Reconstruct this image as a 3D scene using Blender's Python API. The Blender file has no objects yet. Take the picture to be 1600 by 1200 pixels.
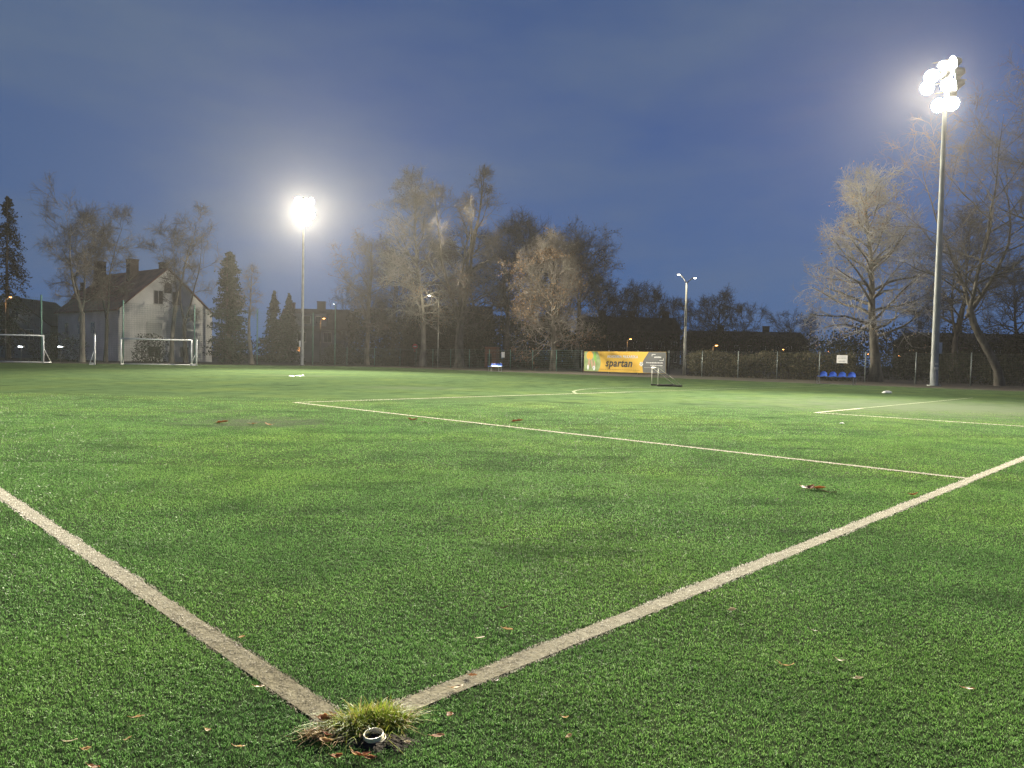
import bpy, math, random
import numpy as np
from mathutils import Vector, Matrix
R = math.radians
S = bpy.context.scene
COL = S.collection

# ------------------------------------------------------------------ camera
F_PX = 1136.0
CAM_H = 1.25
TH = math.atan(39.4 / F_PX)
PH = math.atan(0.0198)
cF = np.array([0, math.cos(TH), -math.sin(TH)])
r0 = np.array([1.0, 0, 0]); u0 = np.array([0, math.sin(TH), math.cos(TH)])
cR = math.cos(PH) * r0 + math.sin(PH) * u0
cU = -math.sin(PH) * r0 + math.cos(PH) * u0
CP = np.array([0, 0, CAM_H])

def ray(px, py):
    return cF + cR * ((px - 800) / F_PX) + cU * ((600 - py) / F_PX)
def ground(px, py, z=0.0):
    d = ray(px, py); t = (z - CAM_H) / d[2]
    p = CP + d * t
    return np.array([p[0], p[1], z])
def hor(px): return 544.8 + 0.0198 * px
def at(px, Z):
    """ground position at depth Z below picture column px"""
    d = ray(px, hor(px) + CAM_H * F_PX / Z)
    return d[0] * Z / d[1], Z
def height(px, py, Z):
    d = ray(px, py)
    return CAM_H + d[2] * Z / d[1]

cam = bpy.data.cameras.new('camera')
cam.sensor_width = 36; cam.lens = 36 * F_PX / 1600
cam.clip_start = 0.05; cam.clip_end = 3000
camo = bpy.data.objects.new('camera', cam); COL.objects.link(camo)
m = Matrix(((cR[0], cU[0], -cF[0], 0), (cR[1], cU[1], -cF[1], 0), (cR[2], cU[2], -cF[2], CAM_H), (0, 0, 0, 1)))
camo.matrix_world = m
S.camera = camo

# ------------------------------------------------------------------ materials
MATS = {}
def mat(name, col, rough=0.8, col2=None, scale=4.0, detail=4.0, bump=0.0, bscale=None, metal=0.0, spec=0.3,
        emit=None, estr=0.0, stretch=None, contrast=(0.35, 0.65)):
    if name in MATS: return MATS[name]
    M = bpy.data.materials.new(name); M.use_nodes = True
    nt = M.node_tree; N = nt.nodes; L = nt.links
    b = N['Principled BSDF']
    b.inputs['Roughness'].default_value = rough
    b.inputs['Metallic'].default_value = metal
    b.inputs['Specular IOR Level'].default_value = spec
    b.inputs['Base Color'].default_value = (*col, 1)
    if col2 is not None or bump:
        tc = N.new('ShaderNodeTexCoord'); mp = N.new('ShaderNodeMapping')
        L.new(tc.outputs['Object'], mp.inputs['Vector'])
        if stretch: mp.inputs['Scale'].default_value = stretch
        no = N.new('ShaderNodeTexNoise'); no.inputs['Scale'].default_value = scale; no.inputs['Detail'].default_value = detail
        L.new(mp.outputs['Vector'], no.inputs['Vector'])
        if col2 is not None:
            cr = N.new('ShaderNodeValToRGB')
            cr.color_ramp.elements[0].position = contrast[0]; cr.color_ramp.elements[0].color = (*col, 1)
            cr.color_ramp.elements[1].position = contrast[1]; cr.color_ramp.elements[1].color = (*col2, 1)
            L.new(no.outputs['Fac'], cr.inputs['Fac']); L.new(cr.outputs['Color'], b.inputs['Base Color'])
        if bump:
            n2 = N.new('ShaderNodeTexNoise'); n2.inputs['Scale'].default_value = bscale or scale * 4; n2.inputs['Detail'].default_value = 6
            L.new(mp.outputs['Vector'], n2.inputs['Vector'])
            bp = N.new('ShaderNodeBump'); bp.inputs['Strength'].default_value = bump; bp.inputs['Distance'].default_value = 0.05
            L.new(n2.outputs['Fac'], bp.inputs['Height']); L.new(bp.outputs['Normal'], b.inputs['Normal'])
    if emit:
        b.inputs['Emission Color'].default_value = (*emit, 1); b.inputs['Emission Strength'].default_value = estr
    MATS[name] = M
    return M

def leafy(name, cols, rough=0.6, trans=0.35, patch=None):
    """cols: list of (pos,colour) for a ramp driven by a random value for each leaf / blade"""
    M = bpy.data.materials.new(name); M.use_nodes = True
    nt = M.node_tree; N = nt.nodes; L = nt.links
    b = N['Principled BSDF']; out = N['Material Output']
    b.inputs['Roughness'].default_value = rough
    b.inputs['Specular IOR Level'].default_value = 0.04
    g = N.new('ShaderNodeNewGeometry')
    cr = N.new('ShaderNodeValToRGB')
    els = cr.color_ramp.elements
    els[0].position = cols[0][0]; els[0].color = (*cols[0][1], 1)
    els[1].position = cols[-1][0]; els[1].color = (*cols[-1][1], 1)
    for p, c in cols[1:-1]:
        e = els.new(p); e.color = (*c, 1)
    L.new(g.outputs['Random Per Island'], cr.inputs['Fac'])
    colsock = cr.outputs['Color']
    if patch:
        colsock = patch(nt, colsock)
    L.new(colsock, b.inputs['Base Color'])
    tr = N.new('ShaderNodeBsdfTranslucent'); L.new(colsock, tr.inputs['Color'])
    mx = N.new('ShaderNodeMixShader'); mx.inputs[0].default_value = trans
    L.new(b.outputs[0], mx.inputs[1]); L.new(tr.outputs[0], mx.inputs[2]); L.new(mx.outputs[0], out.inputs['Surface'])
    return M

# ------------------------------------------------------------------ helpers
def link(o): COL.objects.link(o); return o
def tag(o, label=None, cat=None, group=None, kind=None):
    if label: o['label'] = label
    if cat: o['category'] = cat
    if group: o['group'] = group
    if kind: o['kind'] = kind
    return o
def empty(name, loc, rz=0.0, label=None, cat=None, group=None):
    o = bpy.data.objects.new(name, None); link(o)
    o.location = (loc[0], loc[1], loc[2] if len(loc) > 2 else 0.0); o.rotation_euler = (0, 0, rz)
    o.empty_display_size = 0.2
    return tag(o, label, cat, group)
def copy_tree(o, parent=None):
    c = o.copy(); COL.objects.link(c)
    if parent is not None:
        c.parent = parent
    for ch in list(o.children):
        copy_tree(ch, c)
    return c

class MB:
    def __init__(s): s.v = []; s.f = []; s.mi = []
    def add(s, vs, fs, mi=0):
        k = len(s.v); s.v.extend([tuple(map(float, q)) for q in vs]); s.f.extend([tuple(i + k for i in q) for q in fs]); s.mi.extend([mi] * len(fs))
        return s
    def box(s, x0, x1, y0, y1, z0, z1, mi=0):
        vs = [(x0,y0,z0),(x1,y0,z0),(x1,y1,z0),(x0,y1,z0),(x0,y0,z1),(x1,y0,z1),(x1,y1,z1),(x0,y1,z1)]
        return s.add(vs, [(3,2,1,0),(4,5,6,7),(0,1,5,4),(1,2,6,5),(2,3,7,6),(3,0,4,7)], mi)
    def bar(s, p, q, r1, r2=None, n=8, caps=True, mi=0):
        r2 = r1 if r2 is None else r2
        p = Vector(p); q = Vector(q); d = (q - p).normalized()
        a = d.cross(Vector((0,0,1)) if abs(d.z) < .95 else Vector((1,0,0))).normalized(); b = d.cross(a)
        vs = []
        for (c, r) in ((p, r1), (q, r2)):
            for i in range(n):
                t = 2*math.pi*i/n
                vs.append(c + a*(r*math.cos(t)) + b*(r*math.sin(t)))
        fs = [(i, (i+1)%n, n+(i+1)%n, n+i) for i in range(n)]
        if caps: fs += [tuple(range(n-1,-1,-1)), tuple(range(n, 2*n))]
        return s.add(vs, fs, mi)
    def path(s, pts, r, n=8, mi=0):
        for i in range(len(pts)-1): s.bar(pts[i], pts[i+1], r, r, n, True, mi)
        return s
    def lathe(s, prof, n=20, M=None, cap=False, mi=0):
        vs = []; fs = []
        for (r, z) in prof:
            for i in range(n):
                t = 2*math.pi*i/n; q = Vector((r*math.cos(t), r*math.sin(t), z))
                vs.append(M @ q if M else q)
        for k in range(len(prof)-1):
            for i in range(n):
                fs.append((k*n+i, k*n+(i+1)%n, (k+1)*n+(i+1)%n, (k+1)*n+i))
        if cap:
            fs.append(tuple(range(n-1,-1,-1))); k = (len(prof)-1)*n; fs.append(tuple(range(k, k+n)))
        return s.add(vs, fs, mi)
    def prism(s, poly, ext, mi=0):
        """poly: list of 3d points (planar), ext: vector"""
        n = len(poly); e = Vector(ext)
        vs = [Vector(p) for p in poly] + [Vector(p)+e for p in poly]
        fs = [tuple(range(n-1,-1,-1)), tuple(range(n,2*n))] + [(i,(i+1)%n,n+(i+1)%n,n+i) for i in range(n)]
        return s.add(vs, fs, mi)
    def build(s, name, mats, parent=None, smooth=False, loc=None, rz=0):
        me = bpy.data.meshes.new(name); me.from_pydata(s.v, [], s.f)
        if not isinstance(mats, (list, tuple)): mats = [mats]
        for q in mats: me.materials.append(q)
        if len(mats) > 1: me.polygons.foreach_set('material_index', s.mi)
        if smooth: me.polygons.foreach_set('use_smooth', [True]*len(me.polygons))
        me.update()
        o = bpy.data.objects.new(name, me); link(o)
        if parent is not None: o.parent = parent
        if loc is not None: o.location = (loc[0], loc[1], loc[2] if len(loc) > 2 else 0)
        if rz: o.rotation_euler = (0,0,rz)
        return o

def np_mesh(name, V, faces_flat, nper, mats, parent=None, smooth=False, mi=None):
    """V (n,3); faces_flat flat index array; nper: array of loop counts"""
    me = bpy.data.meshes.new(name)
    V = np.ascontiguousarray(V, dtype=np.float32)
    me.vertices.add(len(V)); me.vertices.foreach_set('co', V.ravel())
    nper = np.asarray(nper, dtype=np.int32)
    me.loops.add(int(nper.sum())); me.loops.foreach_set('vertex_index', np.asarray(faces_flat, dtype=np.int32))
    me.polygons.add(len(nper))
    ls = np.zeros(len(nper), dtype=np.int32); ls[1:] = np.cumsum(nper)[:-1]
    me.polygons.foreach_set('loop_start', ls)
    try: me.polygons.foreach_set('loop_total', nper)
    except Exception: pass
    if not isinstance(mats, (list, tuple)): mats = [mats]
    for q in mats: me.materials.append(q)
    if mi is not None: me.polygons.foreach_set('material_index', np.asarray(mi, dtype=np.int32))
    if smooth: me.polygons.foreach_set('use_smooth', np.ones(len(nper), dtype=bool))
    me.update(calc_edges=True); me.validate()
    o = bpy.data.objects.new(name, me); link(o)
    if parent is not None: o.parent = parent
    return o

FONT = None
def text_mesh(body, size, mt, name, parent, loc, shear=0.0, offset=0.0, sx=1.0, align='CENTER', rot=(math.pi/2,0,0)):
    cu = bpy.data.curves.new(name, 'FONT'); cu.body = body; cu.size = size; cu.shear = shear; cu.offset = offset
    cu.space_character = 1.06; cu.align_x = align; cu.align_y = 'CENTER'; cu.extrude = 0.004; cu.resolution_u = 4
    t = bpy.data.objects.new(name, cu); link(t)
    dg = bpy.context.evaluated_depsgraph_get()
    me = bpy.data.meshes.new_from_object(t.evaluated_get(dg))
    bpy.data.objects.remove(t); bpy.data.curves.remove(cu)
    me.materials.clear(); me.materials.append(mt)
    o = bpy.data.objects.new(name, me); link(o); o.parent = parent
    o.location = loc; o.rotation_euler = rot; o.scale = (sx, 1, 1)
    return o

# ------------------------------------------------------------------ world : dusk sky
W = bpy.data.worlds.new('World'); S.world = W; W.use_nodes = True
nt = W.node_tree; N = nt.nodes; L = nt.links
bg = N['Background']
tc = N.new('ShaderNodeTexCoord')
sep = N.new('ShaderNodeSeparateXYZ'); L.new(tc.outputs['Generated'], sep.inputs[0])
ramp = N.new('ShaderNodeValToRGB')
E = ramp.color_ramp.elements
E[0].position = 0.0; E[0].color = (0.040, 0.124, 0.305, 1)
E[1].position = 1.0; E[1].color = (0.030, 0.052, 0.15, 1)
for p, c in ((0.16, (0.026, 0.090, 0.272)), (0.32, (0.020, 0.072, 0.245)), (0.5, (0.022, 0.068, 0.212))):
    e = E.new(p); e.color = (*c, 1)
L.new(sep.outputs['Z'], ramp.inputs['Fac'])
# thin dusk cloud, broad soft streaks
mp = N.new('ShaderNodeMapping'); mp.inputs['Scale'].default_value = (1.0, 1.0, 3.2); mp.inputs['Rotation'].default_value = (0.0, 0.25, 0.0)
L.new(tc.outputs['Generated'], mp.inputs[0])
no = N.new('ShaderNodeTexNoise'); no.inputs['Scale'].default_value = 2.3; no.inputs['Detail'].default_value = 5; no.inputs['Roughness'].default_value = 0.5
L.new(mp.outputs[0], no.inputs['Vector'])
cr = N.new('ShaderNodeValToRGB')
cr.color_ramp.elements[0].position = 0.40; cr.color_ramp.elements[0].color = (0, 0, 0, 1)
cr.color_ramp.elements[1].position = 0.66; cr.color_ramp.elements[1].color = (1, 1, 1, 1)
L.new(no.outputs['Fac'], cr.inputs['Fac'])
mul = N.new('ShaderNodeMath'); mul.operation = 'MULTIPLY'; mul.inputs[1].default_value = 0.62
L.new(cr.outputs['Color'], mul.inputs[0])
mix = N.new('ShaderNodeMix'); mix.data_type = 'RGBA'
west = N.new('ShaderNodeMapRange'); west.interpolation_type = 'SMOOTHSTEP'   # the cloud bank lies to the west
west.inputs['From Min'].default_value = -0.10; west.inputs['From Max'].default_value = -0.55; west.inputs['To Max'].default_value = 0.5
L.new(sep.outputs['X'], west.inputs['Value'])
mx2 = N.new('ShaderNodeMath'); mx2.operation = 'ADD'; mx2.use_clamp = True
L.new(mul.outputs[0], mx2.inputs[0]); L.new(west.outputs['Result'], mx2.inputs[1])
L.new(mx2.outputs[0], mix.inputs[0]); L.new(ramp.outputs['Color'], mix.inputs[6]); mix.inputs[7].default_value = (0.088, 0.138, 0.240, 1)
# a little of the physical twilight sky (sun just below the horizon)
sky = N.new('ShaderNodeTexSky'); sky.sky_type = 'NISHITA'; sky.sun_disc = False
sky.sun_elevation = R(-3.0); sky.sun_rotation = R(60)
sm = N.new('ShaderNodeVectorMath'); sm.operation = 'SCALE'; sm.inputs['Scale'].default_value = 0.04
L.new(sky.outputs['Color'], sm.inputs[0])
add = N.new('ShaderNodeVectorMath'); add.operation = 'ADD'
L.new(mix.outputs[2], add.inputs[0]); L.new(sm.outputs[0], add.inputs[1])
L.new(add.outputs[0], bg.inputs['Color'])
bg.inputs['Strength'].default_value = 1.0

S.view_settings.view_transform = 'Standard'
S.view_settings.look = 'None'
S.view_settings.exposure = 0.0
S.view_settings.gamma = 1.0
S.view_settings.use_curve_mapping = False
S.cycles.use_denoising = True
S.cycles.max_bounces = 6
S.cycles.diffuse_bounces = 3
S.cycles.volume_bounces = 0
S.cycles.transparent_max_bounces = 8
S.cycles.sample_clamp_indirect = 4.0
S.cycles.caustics_reflective = False; S.cycles.caustics_refractive = False

# ------------------------------------------------------------------ pitch layout
C0 = ground(560, 1146)          # re-solved just below
def isect(p1, p2, q1, q2):
    a = p2 - p1; b = q2 - q1
    t = np.cross(q1 - p1, b) / np.cross(a, b)
    return p1 + a * t
g2 = lambda px, py: ground(px, py)[:2]
L1a, L1b = g2(0, 771), g2(400, 771 + .6816 * 400)
L2a, L2b = g2(1000, 955.6), g2(1600, 712)
CORNER = isect(L1a, L1b, L2a, L2b)
def unit(v): return v / np.linalg.norm(v)
U = unit(L1a - L1b)                      # along the touch line, away to the left
V = np.array([U[1], -U[0]])              # along the goal line, away to the right
PA0 = g2(1495, 746); PA1 = g2(460, 629)
dpa = float(np.dot(PA1 - CORNER, U)); vpa = float(np.dot((PA0 + PA1) / 2 - CORNER, V))
GA1 = g2(1275, 645)
dga = float(np.dot(GA1 - CORNER, U)); vga = float(np.dot(GA1 - CORNER, V))
print('pitch', CORNER, U, V, 'pen', dpa, vpa, 'goal area', dga, vga)
def uv(u, v): return CORNER + U * u + V * v
ANG_U = math.atan2(U[1], U[0])
LW = 0.12
D_half = (20.16 - 9.16) and (vga - vpa) / 11.0     # scale of the marking against a full-size pitch
vmid = vpa + 20.16 * D_half
SEGS = [  # name, (u0,v0),(u1,v1)
    ('touch_line', (-LW/2, 0), (82, 0)),
    ('goal_line', (0, LW/2), (0, 48.5)),
    ('penalty_area_line', (0, vpa), (dpa, vpa)),
    ('penalty_area_line', (dpa, vpa - LW/2), (dpa, min(48.5, 2*vmid - vpa))),
    ('goal_area_line', (0, vga), (dga, vga)),
    ('goal_area_line', (dga, vga - LW/2), (dga, min(48.5, 2*vmid - vga))),
]
# arc in front of the penalty area
uc = dpa * 11 / 16.5; rad = 9.15 * D_half
a0 = math.acos(min(1, (dpa - uc) / rad))
arc_pts = [(uc + rad * math.cos(a), vmid + rad * math.sin(a)) for a in np.linspace(-a0, a0, 29)]
print('arc', uc, vmid, rad, [list(np.round(uv(*q),2)) for q in arc_pts[::14]])

# ------------------------------------------------------------------ ground / turf
earth = mat('leaf_litter_earth', (0.022, 0.019, 0.012), 0.95, (0.050, 0.036, 0.020), 0.8, 8, bump=0.4, bscale=9)
b = MB(); b.add([(-400,-50,-0.03),(400,-50,-0.03),(400,600,-0.03),(-400,600,-0.03)], [(0,1,2,3)])
g = b.build('ground', earth); tag(g, kind='structure')

def patch_nodes(nt, colsock):
    """broad worn / lush patches in world space, the same for sheet and fibres"""
    N = nt.nodes; L = nt.links
    geo = N.new('ShaderNodeNewGeometry')
    def noise(scale, det, lo, hi, stretch=(1,1,1)):
        mp = N.new('ShaderNodeMapping'); mp.inputs['Scale'].default_value = stretch
        mp.inputs['Rotation'].default_value = (0, 0, 0.1)
        L.new(geo.outputs['Position'], mp.inputs[0])
        n = N.new('ShaderNodeTexNoise'); n.inputs['Scale'].default_value = scale; n.inputs['Detail'].default_value = det
        L.new(mp.outputs[0], n.inputs['Vector'])
        r = N.new('ShaderNodeMapRange'); r.inputs['From Min'].default_value = lo; r.inputs['From Max'].default_value = hi
        L.new(n.outputs['Fac'], r.inputs['Value'])
        return r.outputs['Result']
    def mixc(fac, a, bcol):
        m = N.new('ShaderNodeMix'); m.data_type = 'RGBA'
        L.new(fac, m.inputs[0]); L.new(a, m.inputs[6])
        if isinstance(bcol, tuple): m.inputs[7].default_value = (*bcol, 1)
        else: L.new(bcol, m.inputs[7])
        return m.outputs[2]
    def scale(c, k):
        m = N.new('ShaderNodeVectorMath'); m.operation = 'MULTIPLY'; m.inputs[1].default_value = k; L.new(c, m.inputs[0]); return m.outputs[0]
    c = colsock
    c = mixc(noise(1.5, 3, 0.42, 0.70), c, scale(c, (0.62, 0.66, 0.70)))
    c = mixc(noise(0.35, 3, 0.45, 0.70), c, scale(c, (1.35, 1.22, 1.0)))
    c = mixc(noise(0.9, 4, 0.58, 0.72, (0.5, 1.6, 1)), c, scale(c, (0.5, 0.52, 0.6)))
    # worn, wet dark places
    for (px, py, rx, ry, k) in ((400, 660, 1.6, 1.3, 0.9), (1490, 637, 8.0, 6.5, 0.85), (470, 587, 3.5, 1.6, 0.6), (640, 606, 3.0, 2.0, 0.5), (320, 643, 1.0, .6, .6)):
        q = ground(px, py)
        mp = N.new('ShaderNodeMapping'); mp.vector_type = 'TEXTURE'
        mp.inputs['Location'].default_value = (q[0], q[1], 0); mp.inputs['Scale'].default_value = (rx, ry, 5)
        L.new(geo.outputs['Position'], mp.inputs[0])
        ln = N.new('ShaderNodeVectorMath'); ln.operation = 'LENGTH'; L.new(mp.outputs[0], ln.inputs[0])
        nn = noise(2.2, 4, 0.3, 0.7)
        ad = N.new('ShaderNodeMath'); ad.operation = 'MULTIPLY_ADD'; L.new(nn, ad.inputs[0]); ad.inputs[1].default_value = 0.9; L.new(ln.outputs['Value'], ad.inputs[2])
        mr = N.new('ShaderNodeMapRange'); mr.inputs['From Min'].default_value = 1.5; mr.inputs['From Max'].default_value = 0.6
        mr.inputs['To Max'].default_value = k
        L.new(ad.outputs[0], mr.inputs['Value'])
        c = mixc(mr.outputs['Result'], c, (0.070, 0.085, 0.058))
    return c

def corner_brown_nodes(nt, c):
    """the white pile mixes to a darker brown round the corner"""
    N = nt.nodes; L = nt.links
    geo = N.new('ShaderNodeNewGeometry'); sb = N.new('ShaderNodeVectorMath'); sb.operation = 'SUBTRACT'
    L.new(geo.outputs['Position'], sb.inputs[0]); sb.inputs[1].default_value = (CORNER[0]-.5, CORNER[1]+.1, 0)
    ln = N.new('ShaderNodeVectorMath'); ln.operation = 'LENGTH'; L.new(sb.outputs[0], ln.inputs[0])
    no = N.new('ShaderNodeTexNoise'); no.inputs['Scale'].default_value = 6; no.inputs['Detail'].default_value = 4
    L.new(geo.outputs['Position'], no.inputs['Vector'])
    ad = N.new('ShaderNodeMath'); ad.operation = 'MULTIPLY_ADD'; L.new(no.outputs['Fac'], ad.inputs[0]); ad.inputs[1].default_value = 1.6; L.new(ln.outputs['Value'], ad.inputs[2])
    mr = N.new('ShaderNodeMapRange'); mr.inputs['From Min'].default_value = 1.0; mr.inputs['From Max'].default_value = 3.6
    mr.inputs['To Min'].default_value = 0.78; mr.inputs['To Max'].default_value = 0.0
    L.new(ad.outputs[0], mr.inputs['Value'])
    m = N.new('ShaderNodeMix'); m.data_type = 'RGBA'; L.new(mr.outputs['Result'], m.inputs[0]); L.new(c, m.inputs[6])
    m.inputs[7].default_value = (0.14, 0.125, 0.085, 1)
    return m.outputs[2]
def turf_sheet_mat(name, c1, c2, patch=True, bump=0.25):
    M = bpy.data.materials.new(name); M.use_nodes = True
    nt = M.node_tree; N = nt.nodes; L = nt.links; b = N['Principled BSDF']
    b.inputs['Roughness'].default_value = 1.0; b.inputs['Specular IOR Level'].default_value = 0.0
    geo = N.new('ShaderNodeNewGeometry')
    n = N.new('ShaderNodeTexNoise'); n.inputs['Scale'].default_value = 22; n.inputs['Detail'].default_value = 6; n.inputs['Roughness'].default_value = 0.75
    L.new(geo.outputs['Position'], n.inputs['Vector'])
    r = N.new('ShaderNodeValToRGB'); r.color_ramp.elements[0].position = 0.38; r.color_ramp.elements[0].color = (*c1, 1)
    r.color_ramp.elements[1].position = 0.64; r.color_ramp.elements[1].color = (*c2, 1)
    L.new(n.outputs['Fac'], r.inputs['Fac'])
    c = r.outputs['Color']
    c = patch_nodes(nt, c) if patch else c
    # gap shade between the modelled fibres, painted into the sheet near the camera
    ln = N.new('ShaderNodeVectorMath'); ln.operation = 'LENGTH'; L.new(geo.outputs['Position'], ln.inputs[0])
    mr = N.new('ShaderNodeMapRange'); mr.inputs['From Min'].default_value = 6; mr.inputs['From Max'].default_value = 19
    mr.inputs['To Min'].default_value = .72; mr.inputs['To Max'].default_value = 0; L.new(ln.outputs['Value'], mr.inputs['Value'])
    mxn = N.new('ShaderNodeMix'); mxn.data_type = 'RGBA'; L.new(mr.outputs['Result'], mxn.inputs[0]); L.new(c, mxn.inputs[6])
    mxn.inputs[7].default_value = (0.022, 0.030, 0.016, 1) if patch else (0.19, 0.18, 0.145, 1); c = mxn.outputs[2]
    if not patch: c = corner_brown_nodes(nt, c)
    L.new(c, b.inputs['Base Color'])
    n2 = N.new('ShaderNodeTexNoise'); n2.inputs['Scale'].default_value = 60; n2.inputs['Detail'].default_value = 4
    L.new(geo.outputs['Position'], n2.inputs['Vector'])
    bp = N.new('ShaderNodeBump'); bp.inputs['Strength'].default_value = bump; bp.inputs['Distance'].default_value = 0.02
    L.new(n2.outputs['Fac'], bp.inputs['Height']); L.new(bp.outputs['Normal'], b.inputs['Normal'])
    return M

GR1, GR2 = (0.036, 0.060, 0.026), (0.068, 0.105, 0.046)
turf_m = turf_sheet_mat('turf_pile', GR1, GR2)
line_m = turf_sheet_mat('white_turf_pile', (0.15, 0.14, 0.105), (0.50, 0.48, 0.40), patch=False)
KA, KB = 68.5, 108.5                     # turf edges: X+Y<KA, Y-X<KB
tp = [(-60,-20),(44,-20),(44,KA-44)]
cx, cy = (KA-KB)/2, (KA+KB)/2
for t in np.linspace(0, 1, 8):           # rounded far corner
    a = np.array((cx+9, cy-9)); bq = np.array((cx, cy)); c = np.array((cx-9, cy-9))
    q = (1-t)**2*a + 2*t*(1-t)*bq + t*t*c; tp.append(tuple(q))
tp += [(-60, KB-60)]
b = MB(); b.add([(x,y,0.0) for x,y in tp], [tuple(range(len(tp)))])
turf = b.build('turf', turf_m); tag(turf, kind='structure')

def strip(u0, v0, u1, v1, w, z):
    p = uv(u0,v0); q = uv(u1,v1); d = unit(q-p); n = np.array([-d[1], d[0]])*w/2
    return [(*(p+n),z), (*(p-n),z), (*(q-n),z), (*(q+n),z)]
line_w = turf_sheet_mat('worn_white_turf_pile', (0.055, 0.085, 0.042), (0.30, 0.31, 0.23), patch=False)
for i,(nm,a,c) in enumerate(SEGS):
    pieces = [(a,c,line_m)]
    if a[0] == c[0] and nm != 'goal_line':           # the front lines are trodden away towards the middle
        vm = a[1] + (3.4 if nm == 'goal_area_line' else 15.0)
        pieces = [(a,(c[0],vm),line_m),((a[0],vm),c,line_w)]
    for (p_,q_,M_) in pieces:
        b = MB(); b.add(strip(*p_, *q_, LW-.024, 0.004 + 0.0008*i), [(0,1,2,3)])
        tag(b.build(nm, M_), kind='structure')
b = MB()
vs = []; 
for (u,v) in arc_pts:
    d = np.array([u-uc, v-vmid]); d = d/np.linalg.norm(d)
    for s in (-1,1):
        q = uv(u + d[0]*s*LW/2, v + d[1]*s*LW/2); vs.append((q[0],q[1],0.010))
b.add(vs, [(2*i,2*i+1,2*i+3,2*i+2) for i in range(len(arc_pts)-1)])
tag(b.build('penalty_arc', line_w), kind='structure')

# --- fibres
rng = np.random.default_rng(7)
def frustum_points(z0, z1, dens):
    """points on the ground between depth z0 and z1 that the camera can see (with margin)"""
    k = 0.78
    n = int(dens * k * (z1*z1 - z0*z0))
    z = np.sqrt(rng.uniform(z0*z0, z1*z1, n)); x = rng.uniform(-k, k, n)*z
    return np.stack([x, z], 1)
blade_sets = []
for z0,z1,dens,w,h in ((1.7,3.2,34000,.0024,.0095),(3.2,5,19000,.0030,.0098),(5,8,8000,.0044,.0100),(8,13,2700,.0070,.0100),(13,21,800,.0120,.0100)):
    P = frustum_points(z0,z1,dens)
    ok = (P[:,0]+P[:,1] < KA-0.5)
    P = P[ok]
    blade_sets.append((P,w,h))
def in_lines(P):
    Q = P - CORNER; uu = Q@U; vv = Q@V
    m = np.zeros(len(P), bool)
    jit = rng.normal(0, 0.004, len(P)) + .022*(vnoise(P, 7.0, 31)-.5) + .012*(vnoise(P, 28.0, 32)-.5)
    for nm,a,c in SEGS:
        if a[1] == c[1]:
            m |= (np.abs(vv-a[1]) < LW/2+jit) & (uu > a[0]) & (uu < c[0])
        else:
            m |= (np.abs(uu-a[0]) < LW/2+jit) & (vv > a[1]) & (vv < c[1])
    rr = np.hypot(uu-uc, vv-vmid)
    m |= (np.abs(rr-rad) < LW/2+jit) & (uu > dpa)
    return m
soil_c = ground(592, 1160)[:2]
def vnoise(P, s, seed):
    r = np.random.default_rng(seed); G = r.random((64,64))
    q = P*s; i = np.floor(q).astype(int); f = q-i; f = f*f*(3-2*f)
    g = lambda a,b_: G[a%64, b_%64]
    return (g(i[:,0],i[:,1])*(1-f[:,0])+g(i[:,0]+1,i[:,1])*f[:,0])*(1-f[:,1]) + (g(i[:,0],i[:,1]+1)*(1-f[:,0])+g(i[:,0]+1,i[:,1]+1)*f[:,0])*f[:,1]
def blades(P, w, h, lean=1.1):
    n = len(P)
    a = rng.uniform(0, 2*math.pi, n)              # width direction
    # the pile lies in little swirls
    sw = vnoise(P, 14.0, 3)*4*math.pi + rng.normal(0, 1.6, n)
    hh = h*rng.uniform(.55, 1.15, n)
    tuft = 0.6 + 0.7*vnoise(P, 48.0, 5)
    hh = hh*tuft
    ln = hh*lean*rng.uniform(.2, 1.25, n)
    d = np.stack([np.cos(sw), np.sin(sw)], 1)*ln[:,None]
    wd = np.stack([np.cos(a), np.sin(a)], 1)*(w*rng.uniform(.7,1.2,n)/2)[:,None]
    Z0 = np.zeros(n)-0.001
    V5 = np.zeros((n,5,3))
    V5[:,0,:2] = P-wd; V5[:,1,:2] = P+wd
    V5[:,0,2] = Z0; V5[:,1,2] = Z0
    M_ = P + d*0.35
    V5[:,2,:2] = M_+wd*.85; V5[:,3,:2] = M_-wd*.85; V5[:,2,2] = hh*.62; V5[:,3,2] = hh*.62
    V5[:,4,:2] = P+d; V5[:,4,2] = hh*rng.uniform(.7,1.0,n)
    return V5
def build_blades(name, sets, M):
    Vs = np.concatenate(sets); n = len(Vs); base = np.arange(n)*5
    q = np.stack([base, base+1, base+2, base+3, base+3, base+2, base+4], 1)
    nper = np.tile([4,3], n)
    return np_mesh(name, Vs.reshape(-1,3), q.ravel(), nper, M)
gs, ws = [], []
for P,w,h in blade_sets:
    ml = in_lines(P)
    soil = np.hypot((P[:,0]-soil_c[0])/.105, (P[:,1]-soil_c[1])/.045) < 1 + rng.normal(0,.40,len(P))
    ml_keep = ml & ~soil & ((vnoise(P, 90.0, 13) + .35*vnoise(P, 200.0, 14) > .36) | (rng.random(len(P)) < .45))
    clump = vnoise(P, 95.0, 11)
    keepg = (clump + .35*vnoise(P, 210.0, 12) > (.50 if w < .004 else .40)) | (rng.random(len(P)) < (.18 if w < .004 else .4))
    if w > .010: keepg &= rng.random(len(P)) < np.clip((21.5-P[:,1])/7.5, 0, 1)
    gs.append(blades(P[~ml & ~soil & keepg], w, h*1.25)); ws.append(blades(P[ml_keep], w*1.2, h*1.1))
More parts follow.
